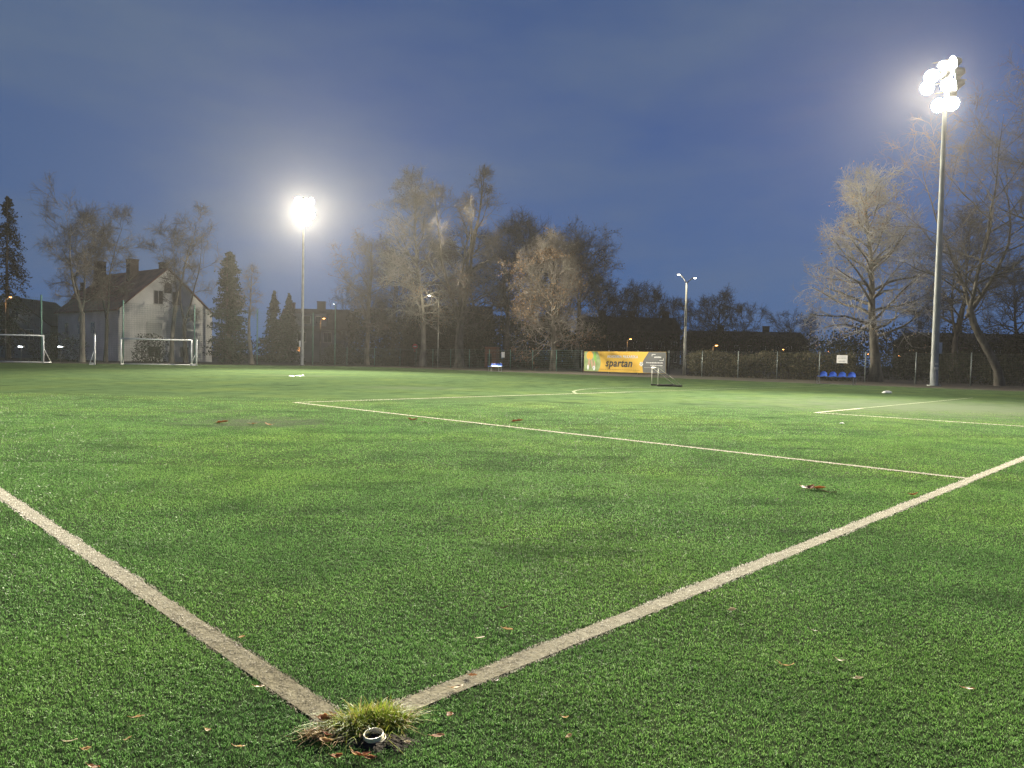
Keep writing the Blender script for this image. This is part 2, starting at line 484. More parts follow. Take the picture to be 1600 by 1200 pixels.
fib_g = leafy('turf_fibre', [(0.0,(0.036,0.092,0.022)),(0.4,(0.080,0.178,0.044)),(0.8,(0.130,0.262,0.070)),(1.0,(0.20,0.32,0.12))], rough=.5, trans=.3, patch=patch_nodes)
fib_w = leafy('white_turf_fibre', [(0.0,(0.12,0.11,0.085)),(0.2,(0.36,0.34,0.285)),(0.6,(0.56,0.535,0.47)),(1.0,(0.76,0.74,0.67))], rough=.6, trans=.25, patch=corner_brown_nodes)
tag(build_blades('turf_fibres', gs, fib_g), 'short green artificial turf fibres covering the pitch', 'turf', kind='stuff')
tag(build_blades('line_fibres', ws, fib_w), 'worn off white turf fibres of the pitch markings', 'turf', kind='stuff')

# ------------------------------------------------------------------ trees
def tubes(P, Rr, n):
    """P (N,S,3) polylines, Rr (N,S) radii -> verts, faces (quads)"""
    N_, S_, _ = P.shape
    T = np.gradient(P, axis=1); T /= np.linalg.norm(T, axis=2, keepdims=True)+1e-9
    ref = np.where(np.abs(T[:,:1,2:3]) > .9, np.array([[[1.,0,0]]]), np.array([[[0,0,1.]]]))
    A = np.cross(T, np.broadcast_to(ref, T.shape)); A /= np.linalg.norm(A, axis=2, keepdims=True)+1e-9
    B = np.cross(T, A)
    t = np.arange(n)*2*math.pi/n
    ring = A[:,:,None,:]*np.cos(t)[None,None,:,None] + B[:,:,None,:]*np.sin(t)[None,None,:,None]
    Vv = P[:,:,None,:] + ring*Rr[:,:,None,None]
    idx = np.arange(N_*S_*n).reshape(N_,S_,n)
    a = idx[:,:-1,:]; b_ = np.roll(idx,-1,2)[:,:-1,:]; c = np.roll(idx,-1,2)[:,1:,:]; d = idx[:,1:,:]
    Fq = np.stack([a,b_,c,d], -1).reshape(-1,4)
    return Vv.reshape(-1,3), Fq

def grow(r, start, dirn, length, S_, wander, up):
    """random-walk polylines"""
    N_ = len(start); P = np.zeros((N_,S_,3)); P[:,0] = start; d = dirn.copy()
    for k in range(1,S_):
        d = d + r.normal(0, wander, (N_,3)); d[:,2] += up
        d /= np.linalg.norm(d,axis=1,keepdims=True)
        P[:,k] = P[:,k-1] + d*(length/(S_-1))[:,None]
    return P

def children(r, P, Rr, per, t0, t1, ang, spread=.25):
    """pick points along each parent and a direction that leaves it by about ang"""
    N_,S_,_ = P.shape
    pi = np.repeat(np.arange(N_), per); n = len(pi)
    tt = (np.tile(np.arange(per), N_) + r.uniform(0,1,n))/per
    t = t0 + (t1-t0)*tt
    x = t*(S_-1); i = np.minimum(x.astype(int), S_-2); f = (x-i)[:,None]
    p = P[pi,i]*(1-f)+P[pi,i+1]*f
    rad_ = Rr[pi,i]*(1-f[:,0])+Rr[pi,i+1]*f[:,0]
    T = P[pi,i+1]-P[pi,i]; T /= np.linalg.norm(T,axis=1,keepdims=True)
    q = r.normal(0,1,(n,3)); q -= T*(q*T).sum(1,keepdims=True); q /= np.linalg.norm(q,axis=1,keepdims=True)
    a = ang + r.normal(0,spread,n)
    d = T*np.cos(a)[:,None] + q*np.sin(a)[:,None]
    return pi, t, p, rad_, d

bark = mat('bark', (0.055,0.048,0.038), .9, (0.13,0.115,0.09), 3.0, 6, bump=.6, bscale=14, stretch=(1,1,.35))
bark_pale = mat('pale_bark', (0.10,0.09,0.072), .9, (0.21,0.19,0.155), 2.5, 6, bump=.5, bscale=12, stretch=(1,1,.4))
bark_dark = mat('dark_bark', (0.040,0.034,0.028), .95, (0.085,0.072,0.058), 3.0, 6, bump=.5, bscale=12, stretch=(1,1,.35))
twig_m = mat('twigs', (0.085,0.073,0.06), .9, (0.17,0.15,0.122), .6, 3)
twig_pale = mat('pale_twigs', (0.19,0.175,0.145), .9, (0.37,0.345,0.295), .5, 3)
twig_dark = mat('dark_twigs', (0.030,0.026,0.022), .95, (0.06,0.05,0.042), .5, 3)
leaf_brown = leafy('dry_leaves', [(0,(0.08,0.052,0.034)),(.5,(0.15,0.10,0.062)),(1,(0.24,0.165,0.10))], .7, .3)
leaf_tan = leafy('pale_dry_leaves', [(0,(0.20,0.12,0.07)),(.5,(0.33,0.22,0.13)),(1,(0.48,0.36,0.22))], .7, .3)
needle = leafy('conifer_needles', [(0,(0.012,0.024,0.014)),(.6,(0.022,0.042,0.022)),(1,(0.040,0.062,0.032))], .7, .15)
needle_b = leafy('bare_conifer_needles', [(0,(0.020,0.024,0.016)),(.6,(0.034,0.038,0.024)),(1,(0.05,0.05,0.032))], .8, .1)
hedge_m = leafy('hedge_leaves', [(0,(0.050,0.052,0.028)),(.5,(0.095,0.092,0.046)),(.8,(0.14,0.12,0.065)),(1,(0.20,0.155,0.09))], .7, .25)
shrub_m = leafy('shrub_leaves', [(0,(0.020,0.026,0.015)),(.6,(0.035,0.042,0.022)),(1,(0.065,0.055,0.032))], .7, .25)

def quads_at(r, C, size, flat=0.0):
    n = len(C)
    a = r.normal(0,1,(n,3)); a /= np.linalg.norm(a,axis=1,keepdims=True)
    b_ = r.normal(0,1,(n,3)); b_[:,2] *= (1-flat); b_ -= a*(a*b_).sum(1,keepdims=True); b_ /= np.linalg.norm(b_,axis=1,keepdims=True)
    s = (size*r.uniform(.6,1.3,n))[:,None]
    Vv = np.stack([C-a*s*.5, C+b_*s*.32, C+a*s*.5, C-b_*s*.32], 1)
    Fq = np.arange(n*4).reshape(n,4)
    return Vv.reshape(-1,3), Fq
def join(parts):
    Vs, Fs, k = [], [], 0
    for v,f in parts:
        Vs.append(v); Fs.append(f+k); k += len(v)
    return np.concatenate(Vs), np.concatenate(Fs)
def quad_obj(name, parts, M, parent, smooth=False):
    v,f = join(parts)
    return np_mesh(name, v, f.ravel(), np.full(len(f),4), M, parent, smooth)

def bare_tree(root, seed, H, cb, Rc, r_tr, prof=((0,.55),(.35,1),(.7,.8),(1,.25)), n1=22, n2=8, n3=6, n4=6, leaders=1, fork=.35, fspread=.28,
              up1=.045, up4=0.0, twl=.75, twr=.009, wander=.20, lean=(0,0), mats=(None,None), leaves=0, leaf_m=None, leaf_size=.16, leaf_low=1.0, a1=(1.25,.75), curve=None):
    r = np.random.default_rng(seed)
    bm = mats[0] or bark; tm = mats[1] or twig_m
    # leaders
    S0 = 12
    if leaders == 1:
        P0 = grow(r, np.zeros((1,3)), np.array([[lean[0],lean[1],1.0]])/math.sqrt(1+lean[0]**2+lean[1]**2), np.array([H*.97]), S0, .05, .06)
        Pt = P0; R0 = r_tr*(1-np.linspace(0,1,S0)**.8*.93)[None,:]
        R0[:,0] *= 1.35
        stems = [(P0,R0)]; LP, LR = P0, R0; tstart = cb
    else:
        tr = grow(r, np.zeros((1,3)), np.array([[lean[0],lean[1],1.0]]), np.array([H*fork]), 6, .03, .05)
        if curve is not None:
            zz = np.linspace(0,1,6); tr[0,:,0] += curve[0]*np.sin(zz*math.pi*.5)**2; tr[0,:,1] += curve[1]*zz**2
        Rt = r_tr*np.linspace(1.0,.78,6)[None,:]; Rt[:,0] *= 1.35
        top = tr[0,-1]; a = np.arange(leaders)*2*math.pi/leaders + r.uniform(0,6)
        k = fspread*r.uniform(.6,1.3,leaders)
        d = np.stack([np.cos(a)*k, np.sin(a)*k, np.ones(leaders)],1); d /= np.linalg.norm(d,axis=1,keepdims=True)
        st = np.repeat(top[None],leaders,0) - d*r.uniform(0,.18,leaders)[:,None]*H*fork
        P0 = grow(r, st, d, (H*(1-fork))*r.uniform(.82,1.05,leaders), S0, .085, .06)
        R0 = r_tr*.62*(1-np.linspace(0,1,S0)**.8*.93)[None,:]*r.uniform(.75,1.1,(leaders,1))
        stems = [(tr,Rt),(P0,R0)]; LP, LR = P0, R0; tstart = max(.06, (cb-fork)/(1-fork))
        n1 = max(4, int(n1/leaders))
    tparts = [tubes(p,q,10) for p,q in stems]
    # L1
    pi,t,p,rr,d = children(r, LP, LR, n1, tstart, .98, 0.0, 0)
    tn = (p[:,2]/H-cb)/(1-cb); tn = np.clip(tn,0,1)
    az = np.arange(len(p))*2.399 + r.normal(0,.5,len(p))
    el = a1[0]+(a1[1]-a1[0])*tn + r.normal(0,.14,len(p))          # angle from vertical
    d = np.stack([np.cos(az)*np.sin(el), np.sin(az)*np.sin(el), np.cos(el)],1)
    px_,py_ = zip(*prof); l1 = Rc*np.interp(tn,px_,py_)*r.uniform(.7,1.12,len(p))
    P1 = grow(r, p, d, l1, 8, wander*.8, up1)
    rb = np.minimum(rr*.66, .028+l1*.020)
    R1 = rb[:,None]*(1-np.linspace(0,1,8)*.82)[None,:]
    tparts.append(tubes(P1,R1,6))
    # L2
    pi,t,p,rr,d = children(r, P1, R1, n2, .18, 1.0, .75)
    l2 = l1[pi]*(.62-.32*t)*r.uniform(.6,1.2,len(p))+.25
    P2 = grow(r, p, d, l2, 6, wander, up1*.6)
    R2 = np.minimum(rr*.75,.048)[:,None]*(1-np.linspace(0,1,6)*.75)[None,:]
    R2 = np.maximum(R2, twr*2.0)
    cparts = [tubes(P2,R2,4)]
    pi,t,p,rr,d = children(r, P2, R2, n3, .15, 1.0, .75)
    l3 = l2[pi]*(.6-.25*t)*r.uniform(.6,1.2,len(p))+.25
    P3 = grow(r, p, d, l3, 5, wander*1.1, (up1+up4)*.4)
    R3 = np.maximum(np.minimum(rr*.7,.02), twr*1.45)[:,None]*(1-np.linspace(0,1,5)*.5)[None,:]
    cparts.append(tubes(P3,R3,3))
    pi,t,p,rr,d = children(r, P3, R3, n4, .1, 1.0, .7)
    l4 = twl*r.uniform(.45,1.25,len(p))
    P4 = grow(r, p, d, l4, 4, wander*1.2, up4)
    R4 = np.full(len(p),twr)[:,None]*(1-np.linspace(0,1,4)*.7)[None,:]
    cparts.append(tubes(P4,R4,3))
    v,f = join(tparts); np_mesh('trunk', v, f.ravel(), np.full(len(f),4), bm, root, True)
    v,f = join(cparts); np_mesh('crown', v, f.ravel(), np.full(len(f),4), tm, root, False)
    if leaves:
        tips = P4[:,2:].reshape(-1,3)
        zz = tips[:,2]/H
        # leaves hang on in clumps
        g = vnoise(np.stack([tips[:,0]+tips[:,1]*.7, tips[:,2]],1), .55, seed+9)
        wgt = np.clip((g-.42)*4,0,1)*np.where(zz < leaf_low, 1, .12)
        k = np.nonzero(r.random(len(tips)) < wgt*leaves)[0]
        C = tips[k]+r.normal(0,.05,(len(k),3))
        quad_obj('leaves', [quads_at(r,C,leaf_size)], leaf_m or leaf_brown, root)
    return root

def place_tree(name, px, Z, top_py, label, cat='tree', group=None, seed=1, rz=0, **kw):
    x,y = at(px,Z); H = height(px, top_py, Z)
    root = empty(name, (x,y,-0.03), 0, label, cat, group)
    bare_tree(root, seed, H, **kw)
    return root
GT = 'bare trees behind the pitch fence'
FULL = ((0,.75),(.3,1),(.65,.85),(1,.3))
# left side
place_tree('bare_tree', 128, 77, 331, 'bare forked tree with pale trunk in front of the left end of the white house', group=GT, seed=11, cb=.42, Rc=4.6, r_tr=.30, leaders=3, fork=.33, fspread=.32, n1=24, prof=((0,.5),(.5,1),(.8,.95),(1,.5)), mats=(bark_pale,twig_m), twl=.8)
place_tree('bare_tree', 165, 82, 340, 'thin bare tree with dark trunk just right of the pale forked tree', group=GT, seed=12, cb=.45, Rc=4.0, r_tr=.22, leaders=2, fork=.3, fspread=.25, n1=20, mats=(bark,twig_m))
place_tree('bare_tree', 268, 86, 331, 'bare tree with pale trunk in front of the white gable', group=GT, seed=13, cb=.55, Rc=4.0, r_tr=.26, leaders=2, fork=.4, fspread=.16, n1=16, mats=(bark_pale,twig_m))
place_tree('bare_tree', 290, 84, 362, 'dark slanting bare tree at the right corner of the white gable', group=GT, seed=14, cb=.35, Rc=3.4, r_tr=.24, leaders=2, fork=.3, fspread=.30, n1=10, n2=6, n4=4, mats=(bark_dark,twig_m))
place_tree('bare_tree', 393, 87, 415, 'slim pale trunk with a sparse thin crown beside the dark conical conifer', group=GT, seed=15, cb=.5, Rc=1.6, r_tr=.27, n1=12, n2=5, n3=4, n4=4, mats=(bark_pale,twig_m))
place_tree('bare_tree', 573, 98, 372, 'misty rounded bare tree right of the left floodlight mast', group=GT, seed=16, cb=.30, Rc=5.3, r_tr=.34, leaders=3, fork=.28, fspread=.3, n1=27, prof=FULL, mats=(bark,twig_m), leaves=.25, leaf_low=.35)
place_tree('bare_tree', 660, 95, 281, 'tall pale bare tree with whitened twigs left of the widest trunk', group=GT, seed=17, cb=.22, Rc=6.0, r_tr=.42, leaders=1, n1=54, n2=8, prof=((0,.75),(.35,1),(.7,.7),(1,.3)), up4=-.12, mats=(bark_pale,twig_pale), leaves=.45, leaf_m=leaf_tan, leaf_low=.48)
place_tree('bare_tree', 718, 92, 262, 'tallest bare tree with the widest trunk and naked upper limbs', group=GT, seed=18, cb=.22, Rc=6.6, r_tr=.62, leaders=4, fork=.20, fspread=.22, n1=36, n2=8, prof=((0,.75),(.35,1),(.62,.8),(.72,.28),(1,.2)), mats=(bark,twig_m), leaves=.35, leaf_low=.45)
place_tree('bare_tree', 792, 108, 346, 'dark bare tree with thick limbs standing behind the blue seats', group=GT, seed=19, cb=.30, Rc=6.8, r_tr=.42, leaders=3, fork=.35, fspread=.3, n1=33, prof=FULL, mats=(bark_dark,twig_m), leaves=.45, leaf_low=.7, leaf_size=.2)
place_tree('leafy_tree', 864, 81, 380, 'tree still holding brown dry leaves left of the yellow banner', group=GT, seed=20, cb=.16, Rc=5.6, r_tr=.36, leaders=1, n1=40, n2=8, n3=6, n4=5, prof=((0,.95),(.3,1),(.65,.7),(1,.25)), mats=(bark,twig_m), leaves=1.0, leaf_low=.95, leaf_size=.20)
place_tree('bare_tree', 900, 98, 374, 'dark bare tree whose upper trunk rises behind the brown leaved tree', group=GT, seed=21, cb=.35, Rc=5.8, r_tr=.33, leaders=2, fork=.5, fspread=.25, n1=28, prof=((0,.6),(.5,1),(1,.6)), mats=(bark_dark,twig_m), leaves=.7, leaf_low=.9, leaf_size=.2)
# right side
place_tree('bare_tree', 1368, 59, 279, 'big pale lit tree with scattered tan leaves behind the right bench', group=GT, seed=22, cb=.22, Rc=5.6, r_tr=.46, leaders=1, n1=42, n2=8, n3=6, n4=6, prof=((0,1.0),(.25,1),(.6,.68),(1,.33)), mats=(bark,twig_pale), leaves=.20, leaf_m=leaf_tan, leaf_low=.95, a1=(1.35,.5), leaf_size=.15, twr=.007)
place_tree('bare_tree', 1562, 53, 195, 'bare tree with a bent leaning trunk at the right edge', group=GT, seed=23, cb=.25, Rc=6.2, r_tr=.30, leaders=3, fork=.30, fspread=.35, n1=36, n2=8, n3=6, n4=6, prof=FULL, curve=(-1.9,0.5), mats=(bark,twig_m), twr=.0055)
place_tree('bare_tree', 1655, 50, 120, 'tall bare tree cut off by the right edge with lit twigs high up', group=GT, seed=24, cb=.25, Rc=6.4, r_tr=.36, leaders=2, fork=.35, fspread=.2, n1=38, n2=8, n3=6, n4=6, prof=FULL, mats=(bark,twig_m), twr=.0055, leaves=.1, leaf_m=leaf_tan)
place_tree('bare_tree', 1490, 78, 330, 'dim bare tree standing behind the right floodlight mast', group=GT, seed=25, cb=.25, Rc=6.2, r_tr=.34, leaders=3, fork=.25, fspread=.35, n1=33, prof=FULL, mats=(bark_dark,twig_dark))
# low misty trees on the skyline: three kinds, copied
sky_spots = [  # px, Z, top, crown scale, label
    (938,135,442,1,'dark bare tree on the skyline right beside the brown leaved tree'),
    (965,150,456,.8,'small dark bare tree on the skyline above the left half of the banner'),
    (998,150,452,1,'broad bare tree on the skyline above the word spartan'),
    (1026,158,463,.8,'round bare tree on the skyline above the banner football'),
    (1050,152,472,.7,'narrow bare tree on the skyline just left of the double street lamp'),
    (1092,150,474,.8,'low bare tree on the skyline just right of the double street lamp'),
    (1122,165,466,1.1,'widest bare tree on the skyline right of the double street lamp'),
    (1158,175,480,.9,'fading bare tree on the skyline midway between lamp and right bench'),
    (1228,175,493,.9,'faint low bare tree on the skyline left of the big pale tree'),
    (1262,165,498,.7,'smallest faint bare tree on the skyline touching the big pale tree'),
    (600,120,470,.7,'dim low tree in the mist between rounded tree and tall pale tree'),
    (545,125,455,.6,'dim thin tree in the mist above the orange street lamp'),
    (612,116,405,1,'dim bare tree filling the gap left of the tall pale tree'),
    (690,118,392,1,'dim bare tree seen between the tall pale tree and the widest trunk'),
    (752,120,372,1.1,'dim bare tree right behind the widest trunk'),
    (832,116,366,1.1,'dim bare tree left behind the brown leaved tree'),
    (872,122,385,1,'dim bare tree directly behind the brown leaved tree'),
    (1440,120,470,1,'dim tree behind the fence left of the right floodlight mast'),
    (1590,110,430,1.1,'dim background tree low at the right edge behind the bent trunk'),
]
protos = {}
for i,(px,Z,top,cs,lab) in enumerate(sky_spots):
    k = i % 3
    x,y = at(px,Z); H = height(px,top,Z)
    if k not in protos:
        o = empty('bare_tree', (x,y,-.03), 0, lab, 'tree', 'distant trees on the skyline')
        bare_tree(o, 40+k, 13.0, cb=.25, Rc=5.0, r_tr=.32, leaders=(1,3,2)[k], fork=.25, fspread=.35, n1=28, n2=7, n3=6, n4=5, prof=FULL, mats=(bark_dark,twig_dark), twr=.012)
        protos[k] = o
    else:
        o = copy_tree(protos[k]); o['label'] = lab; o.location = (x,y,-.03)
    o.rotation_euler = (0,0,i*1.7); o.scale = (H/13*cs,H/13*cs,H/13)

# conifers
def conifer(root, seed, H, Rb, trunk_r, n, dens, M, drop=.25, base=.08, size=.34, power=1.0, gap=.0):
    r = np.random.default_rng(seed)
    P0 = grow(r, np.zeros((1,3)), np.array([[0,0,1.]]), np.array([H]), 10, .012, .05)
    R0 = trunk_r*(1-np.linspace(0,1,10)*.95)[None,:]
    v,f = tubes(P0,R0,9); np_mesh('trunk', v, f.ravel(), np.full(len(f),4), bark_dark, root, True)
    h = base+(1-base)*np.sort(r.random(n)); az = r.uniform(0,2*math.pi,n)
    ln = Rb*((1-h)/(1-base))**power*r.uniform(.6,1.1,n)+.15
    st = np.stack([np.zeros(n),np.zeros(n),h*H],1)
    d = np.stack([np.cos(az),np.sin(az),np.full(n,.15)-drop*.5],1); d /= np.linalg.norm(d,axis=1,keepdims=True)
    P1 = grow(r, st, d, ln, 6, .07, -drop*.25)
    R1 = (.015+.012*ln)[:,None]*(1-np.linspace(0,1,6)*.8)[None,:]
    parts_b = tubes(P1,R1,4)
    per = dens
    pi,t,p,rr,dd = children(r,P1,R1,per,gap,1.0,.9)
    off = r.normal(0,1,(len(p),3))*np.array([.16,.16,.13])*np.minimum(1,ln[pi])[:,None]
    C = p+off; C[:,2] -= np.abs(r.normal(0,.12,len(p)))*drop*2
    q = quads_at(r,C,size,.3)
    v,f = join([q]); fo = np_mesh('foliage', v, f.ravel(), np.full(len(f),4), M, root)
    v,f = parts_b; np_mesh('branches', v, f.ravel(), np.full(len(f),4), bark_dark, root, True)
    return root
def place_conifer(px,Z,top,label,**kw):
    x,y = at(px,Z); H = height(px,top,Z)
    return conifer(empty('conifer',(x,y,-.03),0,label,'conifer','conifers in the background'), H=H, **kw)
place_conifer(14,95,306,'tall thin dark spruce with drooping branches at the left edge',seed=61,Rb=4.3,trunk_r=.3,n=230,dens=34,M=needle_b,drop=.55,base=.1,size=.26,power=.62,gap=.1)
place_conifer(358,92,392,'dense dark conical evergreen right of the white house',seed=62,Rb=3.0,trunk_r=.25,n=420,dens=40,M=needle,drop=.15,base=.02,size=.30,power=.62)
place_conifer(428,118,454,'dark young spruce with blunt top left of the left mast',seed=63,Rb=3.6,trunk_r=.2,n=220,dens=30,M=needle,drop=.4,base=.05,size=.36)
place_conifer(451,120,458,'dark young spruce with pointed top nearest the left mast',seed=64,Rb=3.3,trunk_r=.2,n=220,dens=30,M=needle,drop=.4,base=.05,size=.36)

# shrubs and undergrowth
def leaf_mass(root, seed, sx, sy, h, n, M, size=.16, stems=14, flat_top=False):
    r = np.random.default_rng(seed)
    C = r.uniform(-1,1,(n*3,3)); 
    if flat_top:
        g = vnoise(np.stack([C[:,0]*sx, C[:,2]*2],1), .9, seed)
        keep = (np.abs(C[:,1]) < .72+.5*(g-.5))
        C = C[keep][:n]; top = h*(.80+.32*vnoise(np.stack([C[:,0]*sx, C[:,1]],1), .8, seed+1)+.10*r.random(len(C))**4)
        C = np.stack([C[:,0]*sx, C[:,1]*sy, (C[:,2]*.5+.5)*top],1)
    else:
        g = vnoise(C[:,:2]*3+C[:,2:3]*2, 1.0, seed)
        rr = np.sqrt(C[:,0]**2+C[:,1]**2+np.maximum(C[:,2],0)**2)
        C = C[rr < .65+.6*g][:n]
        C = np.stack([C[:,0]*sx, C[:,1]*sy, (C[:,2]*.5+.5)*h],1)
    quad_obj('foliage', [quads_at(r,C,size)], M, root)
    st = np.stack([r.uniform(-.7,.7,stems)*sx*(1 if flat_top else .3), r.uniform(-.4,.4,stems)*sy, np.zeros(stems)],1)
    d = np.stack([r.normal(0,.25,stems), r.normal(0,.2,stems), np.ones(stems)],1); d /= np.linalg.norm(d,axis=1,keepdims=True)
    P = grow(r,st,d,h*r.uniform(.7,1.05,stems),5,.12,.03); Rr = np.full((stems,1),.025)*(1-np.linspace(0,1,5)*.8)[None,:]
    v,f = tubes(P,Rr,4); np_mesh('stems', v, f.ravel(), np.full(len(f),4), bark_dark, root)
FA = 83.4                                  # fence A : X+Y = FA
def onA(X, off=0.0): return np.array([X+off*.7071, FA-X+off*.7071])
p0, p1 = onA(15.6,1.6), onA(26.3,1.6)
mid = (p0+p1)/2
h_o = empty('hedge',(*mid,-.03),-math.pi/4,'clipped brownish hedge behind the mesh fence right of the banner','hedge')
leaf_mass(h_o,71,float(np.linalg.norm(p1-p0))/2,.75,2.25,15000,hedge_m,.15,60,True)
shr = [(1300,62,2.6,1.9,3.6,'dark round bush at the left foot of the big pale tree'),
       (625,100,3.2,2.0,3.0,'dark bush behind the fence under the tall pale tree'),
       (1500,60,3.4,2.0,2.8,'dark bush behind the fence right of the right floodlight mast'),
       (1590,56,2.8,2.0,2.6,'dark bush behind the fence at the right edge'),
       (235,84,2.0,1.4,3.4,'twiggy bush in front of the white house above the goal'),
       (90,82,3.4,1.6,3.3,'dark bush left of the pale forked tree'),
       (522,104,2.0,1.4,3.0,'dark bush under the orange street lamp right of the left mast'),
       (1420,70,4.0,2.0,3.0,'dark bush behind the fence left of the right floodlight mast'),
       (820,100,3.8,2.0,3.4,'dark bush behind the fence beside the brown leaved tree')]
for i,(px,Z,sx,sy,h,lab) in enumerate(shr):
    o = empty('shrub',(*at(px,Z),-.03),0,lab,'shrub','shrubs behind the fence')
    leaf_mass(o,80+i,sx,sy,h,2600,shrub_m,.17,16)
# far thicket that reads as one mass
r = np.random.default_rng(5)
def thicket(pxa,pxb,Z,h,n,seed,size=.34):
    r = np.random.default_rng(seed)
    xa = at(pxa,Z)[0]; xb = at(pxb,Z)[0]
    C = np.stack([r.uniform(xa,xb,n), Z+r.normal(0,1.6,n), np.zeros(n)],1)
    top = h*(.72+.65*vnoise(C[:,:2],.33,seed))
    C[:,2] = r.uniform(0,1,n)**.9*top
    return quads_at(r,C,size)
parts = [thicket(-60,440,112,3.4,9000,1), thicket(548,945,112,6.8,56000,2), thicket(900,1340,128,5.6,16000,3), thicket(1300,1720,100,6.0,16000,4)]
o = quad_obj('undergrowth', parts, shrub_m, None); tag(o,'dark undergrowth reading as one mass behind the fences','undergrowth',kind='stuff')

# ------------------------------------------------------------------ fences
fence_green = mat('green_fence_paint',(0.05,0.14,0.10),.5,(0.075,0.18,0.135),3,3,spec=.4)
fence_grey = mat('galvanised_post',(0.20,0.23,0.20),.5,(0.28,0.31,0.28),3,3,metal=.3)
wire_m = mat('green_wire',(0.045,0.085,0.065),.5,metal=.2)
wire_g = mat('grey_wire',(0.10,0.11,0.10),.5,metal=.3)
net_m = mat('green_net_cord',(0.05,0.10,0.075),.8)
def fence(name, pts, hgt, post_r, label, vstep, hstep, wv, wh, pm, wm, top=None, part='mesh_panel', rail=True):
    root = empty(name,(pts[0][0],pts[0][1],0),0,label,'fence')
    o = np.array(pts[0])
    for i,p in enumerate(pts):
        q = np.array(p)-o
        b = MB().bar((q[0],q[1],-.05),(q[0],q[1],hgt),post_r,post_r,8)
        b.bar((q[0],q[1],hgt),(q[0],q[1],hgt+.03),post_r*1.15,post_r*.6,8)
        b.build('post',pm,root,True)
    for i in range(len(pts)-1):
        a = np.array(pts[i])-o; c = np.array(pts[i+1])-o; ln = np.linalg.norm(c-a); d = (c-a)/ln; nn = np.array([-d[1],d[0]])
        b = MB(); t_ = (top or hgt-.06)
        k = int(ln/vstep)
        for j in range(1,k+1):
            s = ln*j/(k+1); q = a+d*s
            A_ = q-d*wv/2; B_ = q+d*wv/2
            b.add([(*A_,.05),(*B_,.05),(*B_,t_),(*A_,t_), (*(q+nn*wv*.6),.05),(*(q+nn*wv*.6),t_)],[(0,1,2,3),(1,4,5,2),(4,0,3,5)])
        k = int(t_/hstep)
        for j in range(k+1):
            z = .06+(t_-.07)*j/k
            A_ = a+d*post_r-nn*.004; B_ = c-d*post_r-nn*.004
            w2 = wh*(1.8 if rail and j in (0,k) else 1)
            b.add([(*A_,z-w2/2),(*B_,z-w2/2),(*B_,z+w2/2),(*A_,z+w2/2),(*(A_-nn*w2),z),(*(B_-nn*w2),z)],[(0,1,2,3),(4,5,1,0),(3,2,5,4)])
        b.build(part,wm,root)
    return root
xs = [14.75+2.5*n for n in range(-12,11)]
ptsA = [tuple(onA(x)) for x in xs]
fence('mesh_fence',[p for p in ptsA if p[0]<=7.4],2.3,.04,'low green wire fence along the far side left of the banner',.22,.20,.010,.018,fence_green,wire_m)
fence('mesh_fence',[p for p in ptsA if p[0]>=7.0],2.3,.04,'low grey wire fence running from the banner to the right edge',.10,.12,.006,.006,fence_grey,wire_g)
FB = 116.0
def onB(X): return (X, FB+X)
fence('ball_stop_net',[onB(-55.9+5.15*i) for i in range(7)],6.5,.075,'tall green ball stop net on high posts behind the goals',.16,.22,.012,.010,fence_green,net_m,6.25,'net',False)
fence('mesh_fence',[onB(-25.0),onB(-21.5),onB(-18.5),(xs[0],FA-xs[0])],2.3,.04,'low green wire fence closing the far corner right of the left mast',.22,.20,.010,.018,fence_green,wire_m)

